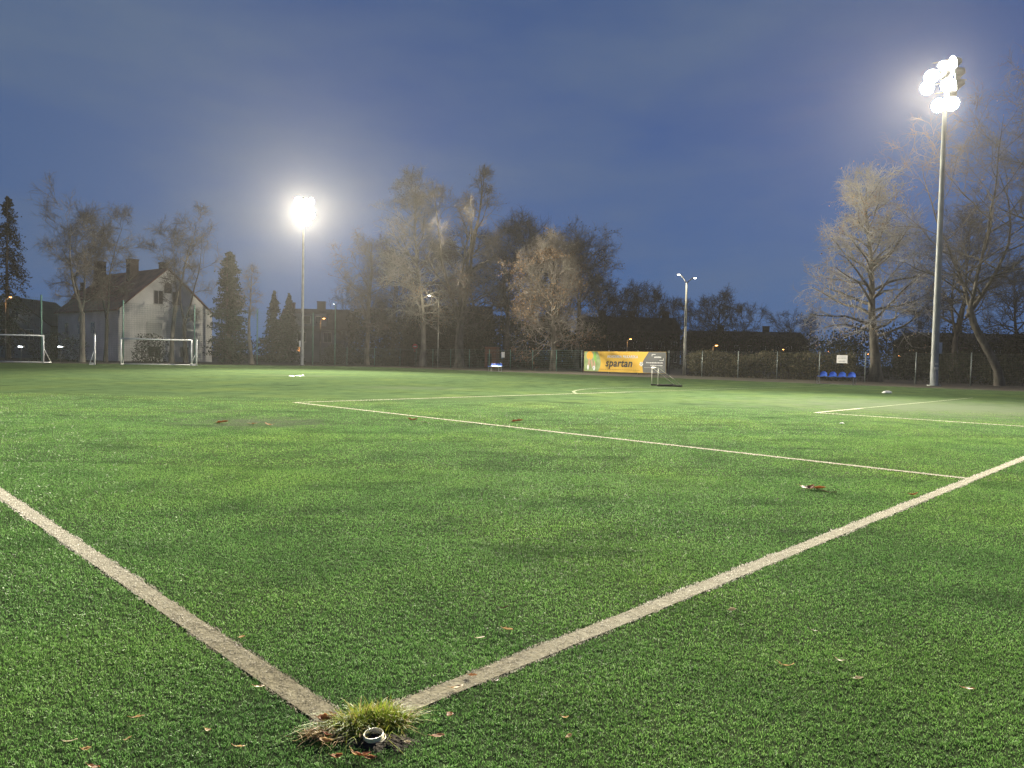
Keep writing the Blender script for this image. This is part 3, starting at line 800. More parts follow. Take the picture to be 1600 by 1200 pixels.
# ------------------------------------------------------------------ floodlight masts
galv = mat('galvanised_mast',(0.22,0.23,0.22),.6,(0.31,0.32,0.30),1.2,5,metal=.25,bump=.1)
lamp_body = mat('floodlight_housing',(0.10,0.10,0.10),.5)
lamp_glass = mat('floodlight_glass',(0.9,0.9,0.85),.2,emit=(1,.95,.82),estr=30)
box_m = mat('white_cabinet',(0.55,0.56,0.55),.5,(0.65,0.66,0.65),3,3)
plate_m = mat('number_plate_sign',(0.62,0.60,0.50),.5)
def mast(px,Z,lamp_py,rows,aims,label,power,boxside,r0_=.27):
    x,y = at(px,Z); H = height(px,lamp_py,Z)-.1
    root = empty('floodlight_mast',(x,y,-.02),0,label,'floodlight','floodlight masts')
    ang = math.atan2(-y,-x)          # facing direction
    mb = MB()
    mb.lathe([(r0_*1.7,0),(r0_*1.7,.05),(r0_*1.02,.06)]+[(r0_*(1-.48*k/10),.06+(H-.06)*k/10) for k in range(11)]+[(.075,H+.02),(.06,H+2.95),(.005,H+2.97)],18)
    mb.build('pole',galv,root,True)
    k = 0
    c,s = math.cos(ang+math.pi/2),math.sin(ang+math.pi/2)
    for zr,cols in rows:
        w = max(abs(q) for q in cols)+.2
        MB().bar((-c*w,-s*w,H+zr+.16),(c*w,s*w,H+zr+.16),.04,.04,8).build('cross_arm',galv,root,True)
        for q in cols:
            base = Vector((c*q,s*q,H+zr))
            am = aims[k%len(aims)]; tgt = Vector((am[0]-x,am[1]-y,am[4] if len(am) > 4 else 0)); k += 1
            d = (tgt-base).normalized()
            pos = base+d*.16
            M_ = Matrix.Translation(pos) @ d.to_track_quat('Z','Y').to_matrix().to_4x4() @ Matrix.Scale(1.12,4)
            hb = MB().lathe([(.02,-.36),(.16,-.34),(.22,-.2),(.36,.0),(.42,.10),(.43,.12),(.40,.12)],20,M_).build('lamp_housing',lamp_body,root,True)
            gl = MB().lathe([(.405,.105),(.32,.16),(.16,.19),(.005,.20)],20,M_).build('lamp_glass',lamp_glass,hb,True)
            li = bpy.data.lights.new('floodlight_beam','SPOT'); li.energy = power/11*am[3]; li.color = (1,.92,.74)
            li.spot_size = R(am[2]); li.spot_blend = 1.0; li.shadow_soft_size = .3
            lo = bpy.data.objects.new('floodlight_beam',li); link(lo); lo.parent = hb
            lo.location = pos+d*.36; lo.rotation_euler = d.to_track_quat('-Z','Y').to_euler()
    bx = MB(); zz = 2.2
    bx.box(boxside*(r0_+.04)-.11,boxside*(r0_+.04)+.11,-.12,.12,zz,zz+.75)
    bx.box(boxside*(r0_+.04)-.08,boxside*(r0_+.04)+.08,-.128,-.118,zz+.06,zz+.69)
    bx.build('switch_box',box_m,root)
    if Z < 60:
        rr = r0_*.97
        for zz,hh,ww in ((1.42,.14,.10),(1.12,.16,.13)):
            MB().box(-ww-.02,ww-.02,-rr-.03,-rr-.015,zz,zz+hh).build('plate',plate_m,root)
    return root
POW = 1280000
NL = [(0,14,46,2.4,2),(-6,16,56,2.0,3),(3,13,46,2.4,2),(-12,14,56,2.0,4),(26,57,70,1.5,12),(7,13,48,2.2,2),(-2,16,56,2.0,3),(-42,52,85,.9),(-4,13,46,2.4,2),(-2,72,150,.5,9),(27,57,70,1.5,14)]
NR = [(-2,11,48,2.0,2),(1,11,48,2.0,2),(-28,75,80,1.6,7),(-14,16,60,1.6,3),(-5,11,48,2.0,2),(-38,85,80,1.5,8),(8,10,48,2.0,2),(26,66,140,.07,12),(-13,92,80,2.6,12),(14,42,115,.5),(-36,52,70,2.0,2)]
RL = [(0,(-.35,.38)),(.80,(-.74,0,.76)),(1.60,(-.74,.03,.76)),(2.36,(-.6,.08,.68))]
RR = [(0,(-.32,.42)),(.66,(.42,)),(1.28,(-.98,.18,.85)),(2.02,(-.86,.10,.86)),(2.72,(.02,.62))]
mast(472,88,344,RL,NL,'left floodlight mast, slim grey pole with a lit white lamp cluster near the far corner',POW*1.0,-1,r0_=.20)
mast(1459,49.5,160,RR,NR,'right floodlight mast, tall tapered pole with lit lamps beside the right bench',POW*.75,1,r0_=.25)

# ------------------------------------------------------------------ street lamps
steel = mat('lamp_post_concrete',(0.30,0.29,0.24),.8,(0.40,0.38,0.31),2,5)
dark_steel = mat('dark_lamp_post',(0.10,0.10,0.095),.6)
def glow_mat(name,c,s): return mat(name,(.8,.8,.8),.3,emit=c,estr=s)
gl_w = glow_mat('white_lamp_glow',(1,.97,.80),22); gl_o = glow_mat('orange_lamp_glow',(1,.42,.10),14); gl_p = glow_mat('pale_lamp_glow',(.86,.95,1),12)
GS = 'street lamps beyond the pitch'
def lamp_head(root,p,dirx,diry,glow,sz,housing=dark_steel):
    a = math.atan2(diry,dirx); c,s = math.cos(a),math.sin(a)
    M_ = Matrix.Translation(Vector(p)) @ Matrix.Rotation(a,4,'Z')
    poly = [(-.1,0,.05),(.15,0,.10),(.55,0,.09),(.72,0,.02),(.70,0,0),(-.1,0,0)]
    b = MB()
    k = len(b.v)
    b.prism([(x*sz,-.14*sz,z*sz) for x,y,z in poly],(0,.28*sz,0))
    b.v = [tuple(M_ @ Vector(q)) for q in b.v]
    h = b.build('lamp_head',housing,root)
    g = MB(); g.lathe([(.13,0),(.12,-.05),(.07,-.085),(.005,-.1)],14)
    g.v = [tuple(M_ @ Vector((.34*sz+q[0]*sz*2.0,q[1]*sz*1.05,q[2]*sz-.004))) for q in g.v]
    g.build('lamp_glass',glow,h,True)
def street_lamp(px,Z,top,label,glow,arms,pole_m,r_=.07,sz=1.0,light=None):
    x,y = at(px,Z); H = height(px,top,Z)
    root = empty('street_lamp',(x,y,-.03),0,label,'street lamp',GS)
    b = MB(); b.bar((0,0,0),(0,0,H*.5),r_*1.5,r_*1.15,10); b.bar((0,0,H*.5),(0,0,H-.5 if len(arms)>1 else H-.05),r_*1.15,r_*.8,10)
    b.build('pole',pole_m,root,True)
    ab = MB()
    for (dx,dy,ln,dz) in arms:
        pts = [(0,0,H-.55 if len(arms)>1 else H-.1),(dx*ln*.5,dy*ln*.5,H-.2+dz*.5),(dx*ln,dy*ln,H+dz)]
        ab.path(pts,r_*.5,8)
    ab.build('arm',dark_steel if len(arms)>1 else pole_m,root,True)
    for (dx,dy,ln,dz) in arms: lamp_head(root,(dx*ln,dy*ln,H+dz),dx,dy,glow,sz)
    if light:
        li = bpy.data.lights.new('lamp_light','POINT'); li.energy = light[0]; li.color = light[1]; li.shadow_soft_size = .2
        lo = bpy.data.objects.new('lamp_light',li); link(lo); lo.parent = root
        lo.location = (arms[0][0]*(arms[0][2]+.3),arms[0][1]*(arms[0][2]+.3),H+arms[0][3]-.6)
street_lamp(1069,75,434,'double armed street lamp with two lit white heads on a tall pole',gl_w,[(-.95,-.3,.75,.32),(.95,.3,.75,.05)],steel,.11,.62,(260,(1,.95,.75)))
OR = (1,.45,.12)
street_lamp(9,84,465,'orange street lamp lighting a tree at the left edge',gl_o,[(1,.1,.35,.1)],dark_steel,.06,.55,(160,OR))
street_lamp(500,112,498,'orange street lamp right of the left floodlight mast',gl_o,[(1,-.1,.3,.1)],dark_steel,.06,.75,(160,OR))
street_lamp(523,98,476,'slim pole with a cold white light right of the orange lamp',gl_p,[(-.6,-.8,.12,.1)],fence_green,.07,.40)
street_lamp(684,93,463,'white street lamp glowing among the twigs of the tall pale tree',gl_w,[(-1,-.2,1.0,.1)],steel,.06,.6,(200,(1,.95,.75)))
street_lamp(979,118,530,'small orange street lamp above the banner',gl_o,[(1,.1,.3,.08)],steel,.06,.7,(200,OR))
street_lamp(1113,118,540,'small orange street lamp behind the hedge right of the double lamp',gl_o,[(1,.1,.3,.08)],steel,.06,.85,(200,OR))
street_lamp(1161,130,532,'tiny white street lamp far behind the middle of the hedge',gl_p,[(1,0,.2,.05)],dark_steel,.05,.5)
street_lamp(1219,120,546,'small orange street lamp above the right part of the hedge',gl_o,[(1,.1,.2,.05)],dark_steel,.05,.6)
street_lamp(1290,105,549,'small orange street lamp left of the white notice',gl_o,[(1,.1,.2,.05)],dark_steel,.05,.6)
street_lamp(1351,100,553,'small orange street lamp left of the big pale tree trunk',gl_o,[(1,.1,.15,.05)],dark_steel,.05,.5)
street_lamp(1401,100,556,'small orange street lamp right of the big pale tree trunk',gl_o,[(1,.1,.15,.05)],dark_steel,.05,.5)
# two low spot lamps behind the left goal
for px,lab in ((33,'low white spot lamp on a short post inside the left goal opening'),(95,'low white spot lamp on a short post between left goal and forked tree')):
    Z = 74; x,y = at(px,Z); H = height(px,543,Z)
    root = empty('spot_lamp',(x,y,-.03),0,lab,'lamp','low spot lamps behind the net')
    MB().bar((0,0,0),(0,0,H),.03,.03,8).build('post',dark_steel,root,True)
    h = MB().prism([(-.22,-.12,H),(.30,-.12,H+.06),(.22,-.12,H+.16),(-.22,-.12,H+.20)],(0,.24,0)).build('lamp_head',box_m,root)
    MB().prism([(-.20,-.125,H+.03),(.24,-.125,H+.07),(.18,-.125,H+.14),(-.20,-.125,H+.17)],(0,-.01,0)).build('lamp_glass',gl_p,h)

# ------------------------------------------------------------------ goals
white_p = mat('white_goal_paint',(0.72,0.73,0.70),.4,(0.80,0.80,0.78),2,3,spec=.5)
def goal(name,pa,pb,h,label,r_=.06,depth=1.5,brace=.55):
    pa = np.array(pa); pb = np.array(pb); w = np.linalg.norm(pb-pa); ang = math.atan2(*(pb-pa)[::-1])
    root = empty(name,(pa[0],pa[1],0),ang,label,'goal','football goals at the far end')
    for x in (0,w): MB().bar((x,0,0),(x,0,h),r_,r_,12).build('goal_post',white_p,root,True)
    MB().bar((-r_,0,h),(w+r_,0,h),r_,r_,12).build('crossbar',white_p,root,True)
    b = MB()
    for x in (0,w): b.bar((x,r_,.05),(x,depth,.05),.04,.04,8)
    b.bar((-.04,depth,.05),(w+.04,depth,.05),.04,.04,8)
    b.build('ground_frame',white_p,root,True)
    for x in (0,w): MB().bar((x,r_*.8,h*brace),(x,depth*.95,.08),.03,.03,8).build('brace',white_p,root,True)
    return root
Zg = 67.5
goal('football_goal',at(-50,66.5),at(68,67.5),height(68,524.5,67.5),'white football goal cut off by the left edge')
goal('football_goal',at(189,67.0),at(299,69.0),height(189,529,67.0),'white football goal standing in front of the white house')
def along(px,Z0,Z1): return at(px,Z0),at(px,Z1)
a,c = along(148,63.5,69); goal('football_goal',a,c,height(148,523,63.5),'white goal seen edge on left of the whole goal',depth=.40,brace=.47,r_=.075)
a,c = along(307,69.0,74); goal('football_goal',a,c,height(307,531,69),'white goal seen edge on just right of the whole goal',depth=.55,brace=.47,r_=.07)
# mini goal in front of the banner
cream = mat('cream_goal_paint',(0.62,0.58,0.46),.5,(0.70,0.66,0.54),3,3)
rub = mat('dark_rubber',(0.03,0.028,0.025),.8)
q0 = ground(1028,603.5); Zm = q0[1]; hm = height(1028,574.5,Zm)
root = empty('training_goal',(q0[0],q0[1],0),R(-4),'small cream training goal seen side on in front of the banner','goal')
wm_ = 1.35; dm = .9
for yy,xo in ((0,0),(dm,-.21)):
    MB().bar((xo,yy,0.02),(xo,yy,hm),.019,.019,10).build('goal_post',cream,root,True)
    MB().bar((xo,yy,hm),(xo+wm_*.86,yy,.08),.016,.016,10).build('brace',cream,root,True)
    b = MB(); b.bar((xo-.05,yy,.045),(xo+wm_*.9,yy,.045),.045,.045,10); b.build('base_weight',rub,root,True)
MB().bar((0,0,hm),(-.21,dm,hm),.025,.025,10).build('crossbar',cream,root,True)

# ------------------------------------------------------------------ benches
blue = mat('blue_seat_plastic',(0.05,0.15,0.62),.2,(0.07,0.18,0.68),2,2,spec=.6)
bench_steel = mat('bench_steel',(0.20,0.205,0.20),.5,metal=.4)
def seat_shell(cx_):
    b = MB(); n = 9; rows = 9; vs = []
    prof = [(-.20,.43),(-.21,.455),(-.15,.45),(0,.43),(.13,.435),(.18,.47),(.215,.56),(.225,.68),(.215,.735)]
    wid = [.225,.24,.25,.25,.25,.25,.245,.23,.16]
    for (yy,zz),w in zip(prof,wid):
        for i in range(n):
            t = -1+2*i/(n-1)
            vs.append((cx_+w*t, yy-(.035*t*t if zz > .5 else 0), zz+(.03*t*t if zz < .5 else -(.04*t**4))))
    fs = [(k*n+i,k*n+i+1,(k+1)*n+i+1,(k+1)*n+i) for k in range(rows-1) for i in range(n-1)]
    m_ = len(vs); vs2 = [(x,y+.012,z-.016) for x,y,z in vs]
    b.add(vs+vs2, fs+[tuple(m_+i for i in reversed(f)) for f in fs]+[((rows-1)*n+i,(rows-1)*n+i+1,m_+(rows-1)*n+i+1,m_+(rows-1)*n+i) for i in range(n-1)]+[(i+1,i,m_+i,m_+i+1) for i in range(n-1)])
    return b
def bench(px,Z,wpx,label,scale_h=1.0):
    x,y = at(px,Z); w = wpx*Z/F_PX
    root = empty('seat_bench',(x,y,0),R(-52),label,'bench','team benches on the far touchline')
    n = 4; sp = w/n
    f = MB()
    for s in (-1,1):
        for yy in (-.16,.18): f.box(s*(w/2-.05)-.02,s*(w/2-.05)+.02,yy-.02,yy+.02,0,.40)
        f.box(s*(w/2-.05)-.019,s*(w/2-.05)+.019,-.14,.16,.0,.035)
    for yy in (-.10,.10): f.box(-w/2,w/2,yy-.02,yy+.02,.402,.428)
    f.box(-w/2+.07,w/2-.07,-.02,.02,.005,.034)
    f.build('frame',bench_steel,root)
    for i in range(n):
        sh = seat_shell((i-1.5)*sp); sh.build('seat',blue,root,True)
    root.scale = (1,1,scale_h)
    return root
Zb = ground(1305,600.5)[1]
bench(1306,Zb,61,'right bench with four blue plastic seats under the white notice',1.12)
bench(773,ground(773,581.5)[1]+3,29,'left bench with four small blue plastic seats left of the banner',1.1)

# ------------------------------------------------------------------ signs and banner
paper = mat('white_sign',(0.72,0.71,0.66),.5)
ink = mat('sign_ink',(0.05,0.05,0.06),.6); inkr = mat('grey_sign_ink',(0.25,0.25,0.26),.6)
def fence_sign(px,py0,py1,wpx,label,lines):
    k = (px-800)/F_PX; X = FA*k/(1+k); c = onA(X,-.10)
    Z = c[1]; zt = height(px,py0,Z); zb = height(px,py1,Z); w = wpx*Z/F_PX
    root = empty('notice_sign',(c[0],c[1],zb),-math.pi/4+R(-10),label,'sign')
    MB().box(-w/2,w/2,0,.03,0,zt-zb).build('board',paper,root)
    b = MB(); h = zt-zb
    rr = random.Random(3)
    for (f,m0,m1,th) in lines:
        x_ = -w/2+w*m0
        while x_ < -w/2+w*m1:
            l = rr.uniform(.04,.14); b.box(x_,min(x_+l,-w/2+w*m1),-.006,-.001,h*f,h*(f+th)); x_ += l+.03
    if lines: b.build('lettering',inkr,root)
    # two clamps to the fence
    MB().box(-w*.3,-w*.3+.04,.03,.12,h*.2,h*.8).box(w*.3-.04,w*.3,.03,.12,h*.2,h*.8).build('bracket',fence_grey,root)
fence_sign(1315,555,567.5,17.5,'white notice with rows of small text on the fence above the right bench',[(.74,.12,.88,.05),(.55,.10,.9,.05),(.2,.2,.8,.10)])
fence_sign(786,550,558.5,8.5,'small blank white sign on the fence above the left bench',[])

yel = mat('yellow_banner',(0.74,0.45,0.045),.6,(0.78,0.485,0.055),.6,2); gry = mat('grey_banner',(0.115,0.12,0.115),.6,(0.13,0.135,0.13),.8,2)
phot = mat('banner_grass_print',(0.20,0.30,0.10),.6,(0.34,0.42,0.18),1.6,4)
bwhite = mat('banner_white',(0.80,0.80,0.76),.6); bdark = mat('banner_dark_grey',(0.035,0.04,0.04),.6); pale_y = mat('banner_pale_yellow',(0.90,0.80,0.50),.6)
skin_p = mat('banner_skin_print',(0.50,0.32,0.20),.6); kit_y = mat('banner_orange_print',(0.72,0.36,0.03),.6); kit_g = mat('banner_green_print',(0.20,0.46,0.07),.6)
A_ = onA(7.55,-.12); B_ = onA(14.6,-.12); bw = float(np.linalg.norm(B_-A_)); bh = 2.06
bn = empty('advertising_banner',(*A_,.12),-math.pi/4,'wide yellow and grey advertising banner reading spartan on the fence','banner')
MB().box(0,bw,0,.02,0,bh).build('sheet',yel,bn)
# green photo field at the left with a curved edge
pts = [(0.02,0,.02)]
for t in np.linspace(0,1,14): pts.append((bw*.155+bw*.062*math.sin(math.pi*(.18+t*.72)),0,.02+(bh-.04)*t))
pts.append((0.02,0,bh-.02))
MB().prism([(x,-.003,z) for x,y,z in pts],(0,-.006,0)).build('photo_print',phot,bn)
def blob(cx_,cz,rx,rz,y=-.018,rot=0,n=18):
    return [(cx_+rx*math.cos(t)*math.cos(rot)-rz*math.sin(t)*math.sin(rot),y,cz+rx*math.cos(t)*math.sin(rot)+rz*math.sin(t)*math.cos(rot)) for t in np.linspace(0,2*math.pi,n,endpoint=False)]
def flat(name,polys,M):
    b = MB()
    for p in polys: b.prism(p,(0,-.004,0))
    return b.build(name,M,bn)
s = bw
flat('player_shirt',[blob(s*.075,1.62,.42,.46,-.010),],kit_y)
flat('player_sleeve',[blob(s*.145,1.45,.16,.55,-.0105,.08)],kit_g)
flat('player_legs',[blob(s*.065,.85,.15,.52,-.0112,-.15),blob(s*.105,.82,.13,.5,-.0112,.2),blob(s*.14,.7,.10,.45,-.0112,.05)],skin_p)
flat('player_socks',[blob(s*.055,.42,.13,.26,-.0165),blob(s*.135,.35,.13,.24,-.0165)],bwhite)
# grey panel at the right with a pointed edge
flat('grey_panel',[[(s*.80,-.003,bh-.02),(s-.02,-.003,bh-.02),(s-.02,-.003,.02),(s*.742,-.003,.02),(s*.728,-.003,bh*.42),(s*.742,-.003,bh*.6)]],gry)
def football(cx_,cz,r_):
    flat('football_print',[blob(cx_,cz,r_,r_,-.012,0,22)],bwhite)
    sp = [blob(cx_,cz,r_*.33,r_*.33,-.0172,.3,5)]
    for k in range(5):
        t = k*2*math.pi/5+.3; sp.append(blob(cx_+r_*.78*math.cos(t),cz+r_*.78*math.sin(t),r_*.19,r_*.19,-.0172,t,5))
    flat('football_patches',sp,bdark)
football(s*.718,bh*.42,.215); football(s*.128,bh*.20,.15)
text_mesh('spartan',1.08,bdark,'lettering',bn,(s*.445,-.012,bh*.43),shear=.2,offset=.021,sx=.97)
text_mesh('AKADEMIA PIŁKARSKA',.37,bwhite,'lettering',bn,(s*.49,-.012,bh*.75),offset=.006,sx=.95)
b = MB(); rr = random.Random(8)
def dashes(x0,x1,z,h,lo=.07,hi=.2,gap=.04):
    x = x0
    while x < x1:
        l = min(rr.uniform(lo,hi),x1-x); b.box(x,x+l,-.0145,-.0095,z,z+h*rr.uniform(.75,1.1)); x += l+gap
dashes(s*.775,s*.965,bh*.47,.10); dashes(s*.825,s*.965,bh*.35,.08); 
dashes(s*.865,s*.945,bh*.72,.13,.08,.14,.02)
b.box(s*.75,s*.965,-.0145,-.0095,bh*.255,bh*.262)
# corner brackets of the logo
b.box(s*.838,s*.88,-.0145,-.0095,bh*.87,bh*.895); b.box(s*.838,s*.843,-.0145,-.0095,bh*.79,bh*.87)
b.box(s*.925,s*.972,-.0145,-.0095,bh*.60,bh*.622); b.box(s*.967,s*.972,-.0145,-.0095,bh*.623,bh*.71)
b.build('panel_print',bwhite,bn)
b = MB(); x = s*.20
while x < s*.70:
    l = rr.uniform(.1,.3); b.box(x,x+l,-.010,-.004,bh*.12,bh*.13); x += l+.06
b.build('small_print',bdark,bn)

# ------------------------------------------------------------------ buildings
plaster = mat('pale_plaster',(0.40,0.39,0.36),.9,(0.60,0.585,0.54),.35,7,bump=.15)
plaster_d = mat('grey_plaster',(0.13,0.14,0.15),.9,(0.20,0.21,0.22),.4,6)
brick_d = mat('dark_brick',(0.045,0.035,0.03),.9,(0.075,0.055,0.045),.5,6)
brick_r = mat('red_brick',(0.13,0.055,0.035),.9,(0.19,0.085,0.055),3,6)
tile = mat('dark_red_roof_tiles',(0.095,0.038,0.030),.85,(0.18,0.072,0.052),.9,6,bump=.4,bscale=5)
tile_d = mat('dark_roof_tiles',(0.028,0.024,0.022),.9,(0.05,0.042,0.038),.9,6)
glass_d = mat('dark_window_glass',(0.025,0.027,0.03),.15,spec=.6)
trim = mat('window_trim',(0.42,0.41,0.38),.7); lit_w = mat('lit_window',(.5,.3,.1),.6,emit=(1,.45,.14),estr=1.3)
shut = mat('window_shutter',(0.34,0.34,0.31),.8)
def window(root,x,z,w,h,wall_y=0.0,pane=glass_d,arched=False,out=-1,mull=True):
    """window in the plane y = wall_y facing -y"""
    y = wall_y
    f = MB(); t = .07
    if arched:
        n = 12; arc = [(x+w/2*math.cos(a),z+h-w/2+w/2*math.sin(a)) for a in np.linspace(0,math.pi,n)]
        poly = [(x-w/2,z),(x+w/2,z)]+arc
        fo = MB().prism([(a,y-.01,b_) for a,b_ in [(x-w/2-t,z-t),(x+w/2+t,z-t)]+[(x+(w/2+t)*math.cos(q),z+h-w/2+(w/2+t)*math.sin(q)) for q in np.linspace(0,math.pi,n)]],(0,-.04,0)).build('window',trim,root)
        MB().prism([(a,y-.052,b_) for a,b_ in poly],(0,-.01,0)).build('pane',pane,fo)
    else:
        f.box(x-w/2-t,x-w/2,y-.07,y-.005,z,z+h).box(x+w/2,x+w/2+t,y-.07,y-.005,z,z+h).box(x-w/2-t,x+w/2+t,y-.07,y-.005,z+h,z+h+t)
        if mull: f.box(x-.025,x+.025,y-.062,y-.02,z,z+h)
        fo = f.build('window',trim,root)
        MB().box(x-w/2,x+w/2,y-.03,y-.004,z,z+h).build('pane',pane,fo)
        MB().box(x-w/2-.14,x+w/2+.14,y-.16,y-.006,z-.09,z-.004).build('sill',trim,fo)
def gable_house(root,w,l,eave,ridge,wall,roofm,over=.35):
    """gable front in the plane y=0 (x from 0 to w), house runs back to y=l"""
    b = MB(); b.prism([(0,0,-.05),(w,0,-.05),(w,0,eave),(w/2,0,ridge-.12),(0,0,eave)],(0,l,0)); b.build('wall',wall,root)
    sl = (ridge-eave)/(w/2); t = .16
    r_ = MB()
    for s in (-1,1):
        xe = w/2+s*(w/2+over); ze = eave-over*sl
        r_.add([(xe,-over,ze),(w/2,-over,ridge),(w/2,l+over,ridge),(xe,l+over,ze),(xe,-over,ze+t),(w/2,-over,ridge+t),(w/2,l+over,ridge+t),(xe,l+over,ze+t)],
               [(0,1,2,3),(7,6,5,4),(0,4,5,1),(3,2,6,7),(0,3,7,4),(1,5,6,2)])
    return r_.build('roof',roofm,root)
def chimney(roof,x,y,z0,z1,w=.8,d=.6,M=brick_d):
    MB().box(x-w/2,x+w/2,y-d/2,y+d/2,z0,z1).box(x-w/2-.06,x+w/2+.06,y-d/2-.06,y+d/2+.06,z1+.003,z1+.18).build('chimney',M,roof)

PL = np.array(at(185,91)); PR = np.array(at(331,101)); ww = float(np.linalg.norm(PR-PL)); ang = math.atan2(*(PR-PL)[::-1])
hs = empty('white_house',(*PL,0),ang,'white gabled house with dark red roof behind the left goals','house')
ev = height(331,491,101); rg = height(262,420,96)
rf = gable_house(hs,ww,18,ev,rg,plaster,tile)
window(hs,ww*.50,rg-3.2,1.0,1.35,arched=True)
window(hs,ww*.40,ev+.9,1.15,1.7); window(hs,ww*.585,ev+.9,.95,1.7)
window(hs,ww*.36,3.3,1.9,1.7,pane=shut,mull=False); window(hs,ww*.70,3.4,1.2,1.5,pane=shut); window(hs,ww*.36,.6,1.6,1.3); window(hs,ww*.68,.6,1.1,1.3)
chimney(rf,ww*.40,7,rg-2.0,rg+1.4,1.2,1.0); chimney(rf,ww*.34,15,rg-2.5,rg+1.5,1.0,1.6); chimney(rf,ww*.52,1.6,rg-.8,rg+.75,.9,.8)
for yy in (3,7,11,15):      # side wall windows (left flank)
    f = MB().box(-.06,-.005,yy-.55,yy+.55,3.4,5.0).build('window',trim,hs); MB().box(-.075,-.062,yy-.47,yy+.47,3.5,4.9).build('pane',glass_d,f)
# lower wing at its far left end
x,y = at(98,108); x2,_ = at(165,108)
w2 = empty('house_wing',(x,y,0),R(6),'lower red roofed building at the left end of the white house','house')
rw = x2-x
b = MB().box(0,rw,0,9,-.05,6.2); b.build('wall',plaster_d,w2)
zr = height(110,452,112)
rr_ = MB().prism([(-.2,-.4,6.2),(-.2,9.4,6.2),(-.2,4.5,zr)],(rw+.4,0,0)).build('roof',tile,w2)
window(w2,rw*.25,3.4,1.0,1.5); window(w2,rw*.7,3.4,1.0,1.5)
chimney(rr_,rw*.12,4.5,zr-.4,zr+.9,.5,.5)

x,y = at(-30,104); x2,_ = at(74,104)
h2 = empty('grey_house',(x,y,0),R(4),'dim grey gabled house behind the net at the left edge','house')
r2 = gable_house(h2,x2-x,10,4.8,height(38,466,104),plaster_d,tile_d)
window(h2,(x2-x)*.35,2.6,1.1,1.4); window(h2,(x2-x)*.7,2.6,1.1,1.4); window(h2,(x2-x)*.5,5.6,.9,1.1)

x,y = at(434,126); x2,_ = at(536,126)
h3 = empty('dim_house',(x,y,0),R(3),'dim house with dark roof and chimney right behind the left floodlight mast','house')
w3 = x2-x; z3 = height(470,482,130)
MB().box(0,w3,0,9,-.05,5.7).build('wall',plaster_d,h3)
r3 = MB().prism([(-.3,-.4,5.6),(-.3,9.4,5.6),(-.3,4.5,z3)],(w3+.6,0,0)).build('roof',tile_d,h3)
d3 = MB().prism([(w3*.26,.4,6.1),(w3*.72,.4,6.1),(w3*.72,.4,8.4),(w3*.21,.4,8.4)],(0,3.4,0)).build('dormer',plaster_d,h3)
for fx in (.38,.44,.60): 
    f = MB().box(w3*fx-.5,w3*fx+.5,.33,.398,6.6,8.0).build('window',trim,h3); MB().box(w3*fx-.42,w3*fx+.42,.30,.328,6.7,7.9).build('pane',glass_d,f)
window(h3,w3*.36,3.5,1.3,1.6); window(h3,w3*.75,3.5,1.3,1.6)
window(h3,w3*.315,1.75,.55,.9,pane=lit_w,mull=False); window(h3,w3*.36,1.6,.45,.8,pane=lit_w,mull=False)
chimney(r3,w3*.57,4.5,z3-.4,z3+1.2,1.4,.8); chimney(r3,w3*.12,4.5,z3-.4,z3+.9,.8,.7)

x,y = at(628,126); x2,_ = at(762,126)
h4 = empty('dark_house',(x,y,0),R(-4),'dark gabled house hidden behind the tall trees in the middle','house')
r4 = MB(); w4 = x2-x; z4 = height(700,478,130)
MB().box(0,w4,0,9,-.05,5.2).build('wall',brick_d,h4)
r4 = MB().prism([(-.3,-.4,5.1),(-.3,9.4,5.1),(-.3,4.5,z4)],(w4+.6,0,0)).build('roof',tile_d,h4)
window(h4,w4*.3,2.4,1.1,1.5); window(h4,w4*.7,2.4,1.1,1.5); chimney(r4,w4*.35,4.5,z4-.3,z4+1.0)
x,y = at(757,104); x2,_ = at(775,104)
h5 = empty('brick_shed',(x,y,0),R(-8),'small red brick hut behind the fence above the left bench','shed')
MB().box(0,x2-x,0,3,-.05,2.9).build('wall',brick_r,h5); MB().box(-.2,x2-x+.2,-.2,3.2,2.904,3.06).build('roof',tile_d,h5)
MB().box(.4,1.0,-.05,-.003,0,1.9).build('door',bark_dark,h5)

def block(pxa,pxb,Z,top,label,nw,chs):
    x,y = at(pxa,Z); x2,_ = at(pxb,Z); w = x2-x; zt = height((pxa+pxb)/2,top,Z)
    o = empty('apartment_block',(x,y,0),0,label,'building')
    ev = zt*.72
    MB().box(0,w,0,11,-.05,ev).build('wall',brick_d,o)
    r_ = MB().add([(-.3,-.5,ev),(w+.3,-.5,ev),(w+.3,11.5,ev),(-.3,11.5,ev),(.6,3.4,zt),(w-.6,3.4,zt),(w-.6,7.6,zt),(.6,7.6,zt)],[(3,2,1,0),(4,5,6,7),(0,1,5,4),(1,2,6,5),(2,3,7,6),(3,0,4,7)]).build('roof',tile_d,o)
    for i in range(nw):
        for z in (1.2,4.0):
            if z+1.4 < ev: window(o,w*(i+.5)/nw,z,1.1,1.4)
    for c in chs: chimney(r_,w*c,5.5,zt-.2,zt+1.3,1.5,.7)
block(905,1062,152,494,'long dark apartment block with chimneys behind the banner',8,(.25,.55,.9))
block(1080,1262,172,517,'low dark apartment block behind the hedge and double lamp',9,(.3,.7))
block(1440,1640,140,520,'dark low building behind the right floodlight mast',6,(.4,))

